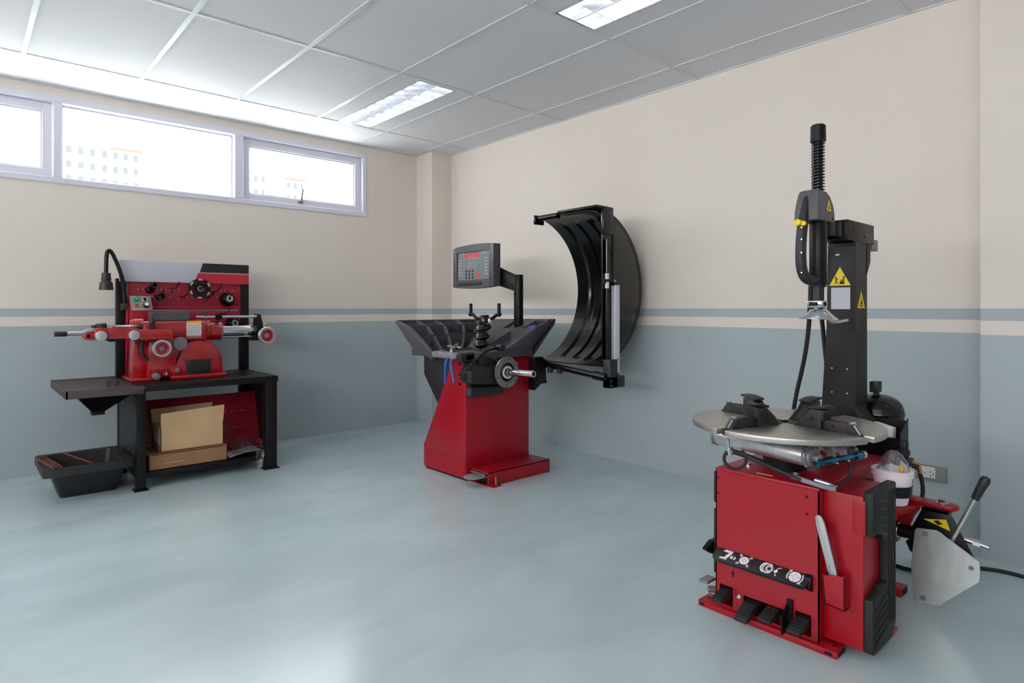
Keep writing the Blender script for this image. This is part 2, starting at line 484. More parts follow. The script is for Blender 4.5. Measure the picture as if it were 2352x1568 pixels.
# ================================================================ lathe bench by the window wall
def workbench():
    o = thing('workbench', 'black steel workbench with a red pegboard back under the windows, carrying the red lathe', 'workbench', (-2.35, -.55, 0))
    zt = .638
    m = M().box(-2.775, -1.92, -.862, -.235, zt - .042, zt, .003)
    for x in (-2.7, -2.45, -2.2, -1.97): m.cyl((x, -.25, zt), (x, -.25, zt + .004), .008, n=8)
    for x, y in ((-1.95, -.30), (-1.95, -.45), (-1.95, -.60), (-1.95, -.75)): m.cyl((x, y, zt), (x, y, zt + .004), .006, n=8)
    m.build('bench_top', BLK, o)
    def leg(x0, x1, y0, y1):
        p = M().box(x0, x1, y0, y1, .006, zt - .04, .003).build('leg', BLK, o)
        M().box(x0 - .012, x1 + .014, y0 - .012, y1 + .012, 0, .007, .002).build('foot_plate', BLK, p)
    leg(-2.772, -2.722, -.860, -.80); leg(-2.005, -1.927, -.860, -.80)
    leg(-2.772, -2.722, -.30, -.245); leg(-1.99, -1.927, -.30, -.245)
    s = M().box(-2.768, -2.762, -.81, -.29, .16, zt - .04)
    s.cyl((-2.770, -.47, .50), (-2.766, -.47, .50), .012, n=12)
    s.build('side_panel', PLA, o)
    M().box(-1.936, -1.93, -.81, -.29, .16, zt - .04).build('side_panel', BLK, o)
    M().box(-2.765, -1.93, -.83, -.25, .066, .10, .003).build('shelf', BLK, o)
    for x0, x1 in ((-2.782, -2.722), (-1.982, -1.922)):
        p = M().box(x0, x1, -.292, -.236, zt, 1.302, .003)
        for z in (1.12, .9, .72): p.cyl(((x0 + x1) / 2, -.295, z), ((x0 + x1) / 2, -.290, z), .006, n=8)
        p.build('post', BLK, o)
    # sign board on top of the posts
    sg = M().box(-2.768, -1.928, -.305, -.292, 1.283, 1.428, .002).build('sign_board', LGREY, o, 'pale grey blank sign board with a black and red corner')
    xf = frame((-2.768, -.3052, 1.283), (1, 0, 0), (0, 0, 1))
    decal(xf, [[(.497, .078), (.84, .080), (.84, .145), (.518, .145)]]).build('sign_black_field', INK, sg)
    decal(xf, [[(.462, 0), (.84, 0), (.84, .073), (.485, .073)]]).build('sign_red_field', REDS, sg)
    # two pegboard panels
    holes = M()
    b = M().box(-2.718, -1.982, -.288, -.272, 1.092, 1.285, .002).box(-2.718, -1.982, -.293, -.272, 1.092, 1.118, .002).box(-2.718, -1.982, -.296, -.272, 1.276, 1.287)
    hm = M()
    xs = [-2.655 + .028 * k for k in range(23)]
    for x in xs:
        for z in (1.233, 1.182):
            if random.random() < .78: hm.cyl((x, -.2885, z), (x, -.287, z), .0032, n=8)
    pb = b.build('pegboard', REDD, o, extra=[(hm, LABELW)])
    b = M().box(-2.718, -1.982, -.286, -.272, .90, 1.084, .002)
    pb2 = b.build('pegboard', REDD, o)
    def hook(x, z, board):
        h = M().tube([(x, -.288, z), (x + .004, -.335, z + .004), (x + .014, -.38, z + .022), (x + .02, -.395, z + .05)], .0032, 7, 1)
        h.tube([(x - .022, -.291, z + .002), (x + .022, -.291, z + .002)], .003, 6).tube([(x, -.291, z), (x - .002, -.291, z - .028)], .003, 6)
        h.build('hook', BLKG, board)
    for x, z in ((-2.447, 1.236), (-2.386, 1.182), (-2.17, 1.225), (-2.54, 1.186), (-2.60, 1.232), (-2.268, 1.24), (-2.09, 1.172), (-2.22, 1.178)): hook(x, z, pb)
    for x, z in ((-2.11, 1.06), (-2.05, .992)): hook(x, z, pb2)
    # swarf tray with its funnel hanging off the left end
    tr = M().box(-3.125, -2.74, -.935, -.20, zt - .016, zt - .004, .002)
    tr.box(-3.128, -2.75, -.94, -.928, zt - .042, zt + .004, .002).box(-3.128, -3.116, -.94, -.20, zt - .042, zt + .004, .002).box(-3.125, -2.75, -.21, -.198, zt - .042, zt + .004, .002)
    tr = tr.build('swarf_tray', DUST, o, 'dusty brown-black swarf tray')
    sl = M()
    for k, xx in enumerate((-2.86, -2.81, -2.765)):
        sl.poly([(xx, -.46 - .02 * k, zt - .0038), (xx + .022, -.46 - .02 * k, zt - .0038), (xx - .03, -.78 + .05 * k, zt - .0038), (xx - .052, -.78 + .05 * k, zt - .0038)], (0, 0, .001))
    sl.build('drain_slot', DARK, tr)
    q = lambda x0, x1, y0, y1, z: [(x0, y0, z), (x1, y0, z), (x1, y1, z), (x0, y1, z)]
    fn = M().loft([q(-3.07, -2.755, -.80, -.30, .60), q(-2.968, -2.902, -.66, -.58, .476), q(-2.968, -2.902, -.66, -.58, .455)])
    fn.build('funnel', BLK, tr)
    return o
bench = workbench()

def brake_lathe():
    o = thing('brake_lathe', 'red cast brake drum lathe with chrome slide tube, bolted on the black workbench', 'lathe', (-2.5, -.5, .638))
    zb = .638
    # casting: motor arch, column, head and barrel
    m = M()
    arch = [(-2.537, zb + .02)] + [(-2.372 + .152 * math.cos(R(a)), .735 + .152 * math.sin(R(a))) for a in range(170, -1, -10)] + [(-2.212, zb + .02)]
    m.prism(arch, 'y', -.655, -.40, .026)
    m.box(-2.545, -2.195, -.668, -.38, zb, zb + .026, .006)
    m.box(-2.765, -2.60, -.66, -.36, zb, zb + .022, .006)
    m.prism([(-2.745, zb + .02), (-2.66, zb + .02), (-2.66, .93), (-2.735, .93)], 'y', -.58, -.38, .012)
    m.prism([(-2.672, zb + .015), (-2.525, zb + .015), (-2.50, .72), (-2.47, .80), (-2.44, .90), (-2.66, .915)], 'y', -.655, -.40, .014)
    m.box(-2.705, -2.30, -.615, -.385, .872, 1.02, .03, 3)
    m.prism([(-2.46, .89), (-2.28, .89), (-2.22, .80), (-2.26, .74), (-2.52, .80)], 'y', -.60, -.42, .012)
    m.cyl((-2.36, -.50, .945), (-2.265, -.50, .945), .082, n=32, b=.008)
    m.cyl((-2.27, -.50, .943), (-2.192, -.50, .943), .063, n=32, b=.006)
    m.lathe([(.052, 0), (.048, .05), (.034, .075)], (-2.68, -.52, .985), (-1, 0, .1), 24)
    m.ball((-2.372, -.60, .70), .012)
    m.lathe([(.0, .012), (.03, .008), (.034, 0)], (-2.507, -.655, .70), (0, -1, 0), 20)
    m.build('body', REDG, o)
    M().cyl((-2.507, -.668, .70), (-2.507, -.664, .70), .014, n=14).build('base_bolt', FLANGE, o)
    v = M().box(-2.449, -2.299, -.664, -.655, .664, .762, .003)
    for k in range(4): v.box(-2.432, -2.318, -.668, -.66, .685 + .018 * k, .690 + .018 * k, .001, 1)
    v.build('motor_vent', PLA, o)
    d = M().cyl((-2.487, -.672, .872), (-2.487, -.652, .872), .043, n=32, b=.003)
    for k in range(5):
        a = R(72 * k + 40); d.cyl((-2.487 + .03 * math.cos(a), -.675, .872 + .03 * math.sin(a)), (-2.487 + .03 * math.cos(a), -.670, .872 + .03 * math.sin(a)), .006, n=10)
    d.cyl((-2.487, -.676, .872), (-2.487, -.670, .872), .009, n=10)
    d.build('cover_disc', GREYM, o)
    # instruction label: yellow heading, lines of small print, dark foot
    xf = frame((-2.437, -.6158, .902), (1, 0, 0), (0, 0, 1))
    lb = decal(xf, [rect(0, .092, 0, .116)]).build('instruction_label', LABELW, o, 'white instruction label with a yellow heading')
    decal(xf, [rect(0, .092, .101, .116)], .0012).build('label_heading', YELO, lb)
    decal(xf, [rect(0, .092, 0, .018)], .0012).build('label_foot', INKG, lb)
    tx = []
    for k in range(9):
        z = .027 + .0078 * k; x = .006
        while x < .082:
            l = random.uniform(.006, .017); tx.append(rect(x, min(x + l, .086), z, z + .0028)); x += l + .003
    decal(xf, tx, .0012).build('label_print', INKG, lb)
    # hand wheels
    def wheel(c, r, name='handwheel'):
        x, y, z = c
        h = M().lathe([(r, 0), (r, .016), (r * .93, .022), (r * .72, .022), (r * .70, .012), (r * .70, .002), (r * .9, 0)], (x, y + .011, z), (0, -1, 0), 40)
        h.cyl((x + r * .1, y - .011, z - r * .84), (x + r * .1, y - .022, z - r * .84), .006, n=12)
        h = h.build(name, ALU, o)
        M().lathe([(0, 0), (r * .70, .002), (r * .71, .008), (r * .5, .012), (r * .45, .006), (0, .006)], (x, y + .008, z), (0, -1, 0), 32).build('wheel_dish', REDG, h)
        k = M().lathe([(0, .018), (r * .22, .018), (r * .3, .012), (r * .32, 0)], (x, y + .006, z), (0, -1, 0), 24)
        k.cyl((x, y - .011, z), (x, y - .017, z), r * .12, n=12)
        k.build('wheel_hub', GREYM, h)
        return h
    M().cyl((-2.612, -.745, .849), (-2.612, -.60, .849), .02, n=16).build('wheel_shaft', STEEL, o)
    wheel((-2.612, -.75, .849), .057)
    M().cyl((-1.90, -.60, .906), (-1.90, -.50, .906), .014, n=16).build('wheel_shaft', STEEL, o)
    wheel((-1.90, -.60, .906), .062)
    # twin cutter arm
    a = M().box(-2.742, -2.548, -.755, -.56, .907, .970, .008)
    a.box(-2.77, -2.735, -.748, -.64, .908, .965, .01)
    a.prism([(-2.975, .925), (-2.90, .917), (-2.86, .917), (-2.86, .985), (-2.96, .985)], 'y', -.745, -.66, .006)
    a.box(-2.895, -2.78, -.752, -.64, .916, .984, .004).box(-2.79, -2.73, -.745, -.64, .912, .978, .012)
    a.cyl((-2.995, -.735, .937), (-2.995, -.66, .937), .026, n=20, b=.004)
    a.box(-2.995, -2.94, -.73, -.665, .912, .962, .005)
    a.build('cutter_arm', REDG, o)
    for x, z in ((-2.938, .938), (-2.768, .938)):
        k = M().cyl((x, -.785, z), (x, -.74, z), .0295, n=32, b=.003); k.cyl((x, -.788, z), (x, -.785, z), .006, n=10)
        k.build('adjuster_knob', ALU, o)
    M().cyl((-2.995, -.740, .937), (-2.995, -.734, .937), .011, n=14).build('arm_bolt', BLKG, o)
    cb = M().cyl((-3.0, -.70, .953), (-3.10, -.70, .953), .012, n=16).build('clamp_rod', CHR, o)
    M().cyl((-3.095, -.70, .953), (-3.156, -.70, .953), .0155, n=16, b=.003).build('rod_grip', PLA, cb)
    M().box(-3.02, -2.975, -.73, -.68, .96, .978, .004, rot=Matrix.Rotation(R(-14), 4, 'Y')).build('clamp_block', STEEL, o)
    tl = M().cyl((-2.955, -.70, .99), (-2.90, -.70, .996), .019, n=16, b=.003).cyl((-2.965, -.69, .985), (-2.965, -.69, 1.0), .012, n=10)
    tl.cyl((-2.93, -.73, .985), (-2.93, -.73, .998), .014, n=8)
    tl.build('cutter_tip', IRON, o)
    sc = M().tube([(-2.86 + .008 * (i / 6), -.69 + .009 * math.cos(i * 1.05), .99 + .009 * math.sin(i * 1.05)) for i in range(66)], .0022, 6)
    sc.cyl((-2.87, -.69, .99), (-2.74, -.69, .99), .005, n=10).cyl((-2.875, -.69, .985), (-2.875, -.69, 1.003), .008, n=10)
    sc.build('feed_screw', STEEL, o)
    M().cyl((-2.70, -.60, .985), (-2.74, -.61, .978), .026, .006, n=20).build('centre_cone', IRON, o)
    pn = M().box(-2.662, -2.628, -.66, -.63, .969, 1.0, .003).cyl((-2.645, -.645, 1.0), (-2.645, -.645, 1.03), .017, n=14, b=.002).cyl((-2.645, -.645, 1.03), (-2.645, -.645, 1.04), .008, n=10)
    pn.build('locking_pin', PLA, o)
    M().prism([(-2.92, .915), (-2.89, .90), (-2.86, .90), (-2.85, .915)], 'y', -.74, -.70).build('cutter_holder', BLK, o)
    M().tube([(-2.70, -.67, .90), (-2.712, -.67, .86), (-2.705, -.67, .81), (-2.675, -.67, .77)], .011, 8, 2).build('guide_strap', RUB, o)
    # slide tube, rods, end bracket
    M().cyl((-2.20, -.50, .942), (-1.885, -.50, .942), .038, n=36, b=.003).build('slide_tube', CHR, o)
    M().cyl((-2.198, -.50, .942), (-2.188, -.50, .942), .066, n=32).build('tube_flange', GREYM, o)
    M().cyl((-1.885, -.50, .945), (-1.86, -.50, .945), .014, n=14).build('tube_nut', BRASS, o)
    rd = M().cyl((-2.36, -.54, 1.042), (-1.935, -.54, 1.042), .008, n=14).build('travel_rod', CHR, o)
    kb = M()
    for k in range(6):
        kb.cyl((-2.215 + .016 * math.cos(R(60 * k)), -.555, 1.042 + .016 * math.sin(R(60 * k))), (-2.215 + .016 * math.cos(R(60 * k)), -.53, 1.042 + .016 * math.sin(R(60 * k))), .008, n=10)
    kb.cyl((-2.215, -.56, 1.042), (-2.215, -.52, 1.042), .016, n=14).cyl((-2.225, -.54, 1.04), (-2.22, -.54, .985), .006, n=8)
    kb.build('star_knob', BLKG, o)
    M().tube([(-2.298, -.535, 1.03), (-2.30, -.535, 1.055), (-2.292, -.535, 1.078)], .010, 10, 1).build('rod_catch', IRON, o)
    br = M().prism([(-1.955, .87), (-1.915, .87), (-1.905, .95), (-1.93, 1.06), (-1.95, 1.06), (-1.96, .95)], 'y', -.56, -.47, .004)
    br.box(-1.995, -1.92, -.57, -.46, .87, .905, .006)
    br.build('end_bracket', BLK, o)
    M().cyl((-2.19, -.53, .90), (-1.95, -.53, .90), .006, n=10).build('lower_rod', CHR, o)
    M().cyl((-2.188, -.49, .955), (-1.84, -.42, .98), .010, n=12).build('feed_shaft', CHR, o)
    # drain knob low on the front
    k = M().cyl((-2.63, -.64, .668), (-2.63, -.71, .668), .021, n=24, b=.004).cyl((-2.63, -.714, .668), (-2.63, -.709, .668), .006, n=10)
    k.build('feed_knob', GREYM, o)
    M().box(-2.572, -2.562, -.672, -.655, .662, .69, .002).box(-2.585, -2.57, -.67, -.658, .674, .68).build('lock_lever', CHR, o)
    # black tray on top of the head
    t = M(); x0, x1, y0, y1, z0, z1 = -2.628, -2.408, -.585, -.43, 1.02, 1.078
    t.box(x0, x1, y0, y1, z0, z0 + .004).box(x0, x1, y0, y0 + .004, z0, z1, .001, 1).box(x0, x1, y1 - .004, y1, z0, z1, .001, 1).box(x0, x0 + .004, y0, y1, z0, z1, .001, 1).box(x1 - .004, x1, y0, y1, z0, z1, .001, 1)
    t.build('top_tray', PLA2, o)
    # switch box standing behind the lathe head
    c = M().prism([(-.40, .638), (-.31, .638), (-.31, 1.185), (-.33, 1.185), (-.40, 1.085)], 'x', -2.72, -2.585, .006)
    c.box(-2.735, -2.72, -.37, -.31, .638, 1.12, .003)
    c = c.build('switch_box', RED, o)
    q = Vector((0, .07, .10)).normalized()
    xf = frame((-2.715, -.4003, 1.087), (1, 0, 0), q)
    pl = M(xf).box(0, .124, 0, .119, 0, .003, .002).build('switch_plate', GREY, c)
    M(xf).lathe([(0, .016), (.014, .016), (.016, .012), (.016, 0)], (.034, .088, .003), (0, 0, 1), 24).build('start_button', GREEN, pl, 'green push button')
    M(xf).box(.024, .044, .028, .05, .003, .007, .001).build('stop_button', REDS, pl, 'red square button')
    M(xf).torus((.088, .088, .006), (0, 0, 1), .015, .005).build('rotary_switch', CHR, pl)
    M(xf).box(.080, .096, .084, .092, .003, .016, .002).build('switch_lever', BLKG, pl)
    kk = M(xf).cyl((.09, .036, .003), (.09, .036, .022), .019, n=24, b=.002).build('speed_knob', BLKG, pl)
    M(xf).cyl((.09, .036, .022), (.09, .036, .026), .014, n=24).build('knob_cap', LABELW, pl)
    decal(xf, [rect(.01, .1, .008, .011)], .0034).build('plate_print', LABELW, pl)
    return o
brake_lathe()

def gooseneck_lamp():
    o = thing('gooseneck_lamp', 'black gooseneck work lamp arching above the left end of the lathe', 'lamp', (-2.74, -.33, 1.1))
    M().box(-2.765, -2.728, -.375, -.325, 1.09, 1.135, .004).build('clamp', PLA, o)
    pts = [(-2.742, -.345, 1.13), (-2.744, -.347, 1.20), (-2.757, -.35, 1.298), (-2.785, -.355, 1.39), (-2.812, -.358, 1.455), (-2.828, -.36, 1.482), (-2.843, -.36, 1.476), (-2.849, -.36, 1.44), (-2.850, -.36, 1.38), (-2.852, -.36, 1.312)]
    M().tube(pts, .0125, 12, 2).build('flexible_neck', BLK, o)
    s = M().lathe([(.0, .02), (.025, .018), (.026, -.014), (.0285, -.016), (.0285, -.026), (.026, -.028), (.026, -.034), (.036, -.044), (.041, -.092), (.037, -.092), (.03, -.046), (0, -.044)], (-2.850, -.36, 1.314), (0, 0, 1), 28)
    s.build('lamp_shade', PLA, o)
gooseneck_lamp()

# adapters hung on the pegboard
def adapter_wheel():
    c = Vector((-2.275, -.318, 1.243))
    o = thing('drum_adapter_wheel', 'black spoked adapter wheel with silver rim marks hung on the red pegboard', 'adapter', c)
    r = M().lathe([(.072, 0), (.072, .018), (.058, .018), (.058, 0), (.072, 0)], c + Vector((0, .009, 0)), (0, -1, 0), 48)
    r.cyl(c + Vector((0, .012, 0)), c + Vector((0, -.014, 0)), .028, n=24)
    for k in range(5):
        a = R(72 * k + 90); d = Vector((math.cos(a), 0, math.sin(a))); n = Vector((-d.z, 0, d.x))
        r.poly([c + d * .02 + n * .018, c + d * .02 - n * .018, c + d * .064 - n * .009, c + d * .064 + n * .009], (0, .008, 0))
    M().lathe([(.02, 0), (.02, .006), (.014, .006), (.014, 0), (.02, 0)], c + Vector((0, -.014, 0)), (0, -1, 0), 24).build('bore_ring', CHR, o)
    xf = frame(c + Vector((0, -.0095, 0)), (1, 0, 0), (0, 0, 1))
    ps = []
    for k in range(6): ps += ring2(0, 0, .0595, .071, 60 * k + 15, 60 * k + 40, 4)
    r.build('spoked_rim', BLKG, o, extra=[(decal(xf, ps, .0015), ALU)])
adapter_wheel()
def cup(name, label, c, d, r0, r1, L, mt=BLKG):
    c = Vector(c); o = thing(name, label, 'adapter', c)
    M().lathe([(r0 * .6, 0), (r0, 0), (r0, L * .25), (r1, L * .3), (r1, L), (r1 * .66, L), (r1 * .66, L * .5), (0, L * .5)], c, d, 28).build('sleeve', mt, o)
    return o
cup('adapter_sleeve', 'long black tube adapter at upper left of the red pegboard', (-2.590, -.292, 1.226), (.22, -.75, .35), .026, .021, .085)
cup('adapter_ring', 'short black ring adapter hung below the long tube on the pegboard', (-2.527, -.29, 1.180), (.1, -1, .1), .025, .025, .05)
def cone(label, c):
    c = Vector(c); o = thing('cone_adapter', label, 'adapter', c)
    M().lathe([(.0, .0), (.05, 0), (.053, .012), (.048, .03), (.034, .05), (.03, .05), (.012, .046), (0, .046)], c, (.12, -1, .12), 36).build('cone', BLKG, o)
    M().lathe([(.024, 0), (.024, .008), (.011, .008), (.011, 0), (.024, 0)], c + Vector((.008, -.046, .008)), (.12, -1, .12), 28).build('bore_ring', STEEL, o)
cone('black cone adapter with silver bore at upper right of the pegboard', (-2.085, -.29, 1.166))
cone('black cone adapter half hidden behind the chrome slide tube', (-2.045, -.288, .985))

# scrap lying in the tray on top
def crumple(name, label, cat, c, sx, sy, sz, mt, n=9, loc=None, sharp=1.0):
    g = []
    for i in range(n + 1):
        row = []
        for j in range(n + 1):
            u, v = i / n * 2 - 1, j / n * 2 - 1
            h = (1 - max(abs(u), abs(v)) ** 2) * sz
            row.append((c[0] + u * sx + random.uniform(-1, 1) * sx * .09, c[1] + v * sy + random.uniform(-1, 1) * sy * .09, c[2] + max(.002, h * random.uniform(1 - .6 * sharp, 1))))
        g.append(row)
    return tag(M().sheet(g, .001).build(name, mt, loc=c, ang=20), label, cat)
crumple('foil_scrap', 'crumpled silvery scrap lying in the black tray on top of the lathe', 'scrap', (-2.50, -.51, 1.0245), .075, .05, .068, CHR)

# red panel, boxes, papers and bag on the lower shelf
p = M(); dv = Vector((0, .11, .35)).normalized()
o0 = Vector((-2.675, -.56, .1015))
xf = frame(o0, (1, 0, 0), dv)
pn = thing('perforated_panel', 'spare red perforated metal panel leaning on the shelf behind the cardboard boxes', 'panel', o0)
hm = M(xf)
for u in (.50, .522, .565, .587, .63, .652):
    for v in (.16, .275): hm.cyl((u, v, .0115), (u, v, .0128), .003, n=8)
M(xf).box(0, .775, 0, .405, 0, .012, .002).build('sheet', REDD, pn, extra=[(hm, LABELW)])

def cardboard(name, label, x0, x1, y0, y1, z0, z1, mt, open_, rotz=0):
    o = thing(name, label, 'cardboard box', ((x0 + x1) / 2, (y0 + y1) / 2, z0))
    rot = Matrix.Rotation(rotz, 4, 'Z'); pv = ((x0 + x1) / 2, (y0 + y1) / 2, z0)
    m = M(); t = .004
    for a in ((x0, x1, y0, y0 + t), (x0, x1, y1 - t, y1), (x0, x0 + t, y0, y1), (x1 - t, x1, y0, y1)):
        m.box(a[0], a[1], a[2], a[3], z0, z1, rot=rot, piv=pv)
    m.box(x0, x1, y0, y1, z0, z0 + t, rot=rot, piv=pv)
    if not open_: m.box(x0, x1, y0, y1, z1 - t, z1, rot=rot, piv=pv)
    m.build('carton', mt, o)
    return o, rot, pv
b, rot, pv = cardboard('flat_cardboard_box', 'long low brown cardboard box on the bench shelf under the open carton', -2.70, -2.24, -.815, -.50, .1005, .198, CARDD, False)
M().box(-2.705, -2.24, -.815, -.66, .198, .2005, .0005, 1).build('top_flap', CARDD, b)
M().box(-2.62, -2.50, -.8165, -.8148, .135, .139).build('scuff', CARD, b)
b, rot, pv = cardboard('open_cardboard_box', 'open tan cardboard carton with raised flaps on top of the long low box', -2.628, -2.258, -.79, -.555, .2015, .36, CARD, True)
M().poly([(-2.628, -.79, .36), (-2.258, -.79, .36), (-2.256, -.806, .466), (-2.628, -.80, .443)], (0, .004, 0)).build('front_flap', CARD, b)
M().poly([(-2.628, -.559, .36), (-2.258, -.559, .36), (-2.252, -.535, .452), (-2.63, -.53, .44)], (0, .004, 0)).build('back_flap', CARD, b)
M().poly([(-2.628, -.785, .36), (-2.628, -.56, .36), (-2.585, -.57, .335), (-2.575, -.775, .335)], (.003, 0, .003)).build('side_flap', CARD, b)
fl = M().box(-2.6292, -2.6278, -.775, -.60, .25, .31).build('shipping_label', LABELW, b)

g = []
for i in range(9):
    row = []
    for j in range(7):
        u, v = i / 8, j / 6
        row.append((-2.215 + .215 * u, -.79 + .26 * v + .02 * u, .103 + .012 * math.sin(u * 2.2) * (1 - v) + .004 * math.sin(5 * u + 3 * v) + .012 * u))
    g.append(row)
tag(M().sheet(g, .0008).build('paper_sheet', PAPER, loc=(-2.1, -.7, .101)), 'sheet of white paper lying on the bench shelf under a clear bag', 'paper')
g = []
random.seed(3)
for i in range(15):
    row = []
    for j in range(11):
        u, v = i / 14, j / 10
        x = -2.20 + .24 * u; y = -.835 + .25 * v
        z = .125 + .085 * math.exp(-((u - .35) / .25) ** 2 - ((v - .5) / .3) ** 2) + .035 * math.exp(-((u - .8) / .15) ** 2) + random.uniform(-.012, .012)
        row.append((x, y, max(z, .122)))
    g.append(row)
bag = thing('plastic_bag', 'crumpled clear plastic bag with a tail hanging over the bench shelf edge', 'plastic bag', (-2.08, -.71, .12))
M().sheet(g, .0006).build('film', POLY, bag, ang=15)
g = []
for i in range(9):
    row = []
    for j in range(6):
        u, v = i / 8, j / 5
        row.append((-2.055 + .05 * v - .02 * u + random.uniform(-.006, .006), -.835 - .006 * math.sin(6 * v + u * 3) - .006 * u, .13 - .125 * u))
    g.append(row)
M().sheet(g, .0006).build('hanging_tail', POLY, bag, ang=15)

# black tub on the floor
def tub():
    o = thing('plastic_tub', 'black rectangular plastic tub on the floor beside the left end of the workbench', 'tub', (-3.0, -.62, 0))
    def lp(x0, x1, y0, y1, z, r=.03):
        pts = []
        for cx, cy, a in ((x1 - r, y1 - r, 0), (x0 + r, y1 - r, 90), (x0 + r, y0 + r, 180), (x1 - r, y0 + r, 270)):
            for k in range(5): pts.append((cx + r * math.cos(R(a + 22.5 * k)), cy + r * math.sin(R(a + 22.5 * k)), z))
        return pts
    m = M().loft([lp(-3.13, -2.845, -.715, -.43, .0), lp(-3.185, -2.815, -.835, -.39, .178), lp(-3.215, -2.79, -.868, -.365, .180), lp(-3.22, -2.787, -.872, -.362, .160), lp(-3.224, -2.784, -.876, -.358, .160), lp(-3.222, -2.785, -.874, -.36, .2), lp(-3.17, -2.83, -.822, -.405, .2), lp(-3.12, -2.855, -.705, -.44, .006)], cap=True)
    m.build('shell', PLA, o)
tub()
bar = M()
A, B = Vector((-3.205, -.50, .208)), Vector((-3.155, -.86, .206))
d = (B - A); n = Vector((-d.y, d.x, 0)).normalized()
for s in (-1, 1): bar.poly([A + n * s * .017 + Vector((0, 0, -.004)), B + n * s * .017 + Vector((0, 0, -.004)), B + n * s * .021 + Vector((0, 0, -.004)), A + n * s * .021 + Vector((0, 0, -.004))], (0, 0, .016))
for k in range(10):
    c = A + d * (k + .5) / 10; e = d.normalized() * .006
    bar.poly([c - n * .018 - e, c + n * .018 - e, c + n * .018 + e, c - n * .018 + e], (0, 0, .011))
tag(bar.build('slotted_bar', RUST, loc=tuple(A)), 'short rusty slotted steel bar lying across the left rim of the black tub', 'metal bar')
tag(M().cyl((-3.085, -.40, .203), (-2.99, -.825, .205), .004, n=8).build('thin_rod', REDD, loc=(-3.05, -.62, .2)), 'thin dull red rod lying across the black tub', 'rod')

# ================================================================ wheel balancer in the corner
def lerp(a, b, t): return a + (b - a) * t
def pw(tab, t):
    for (t0, v0), (t1, v1) in zip(tab, tab[1:]):
        if t <= t1: return lerp(v0, v1, (t - t0) / (t1 - t0))
    return tab[-1][1]

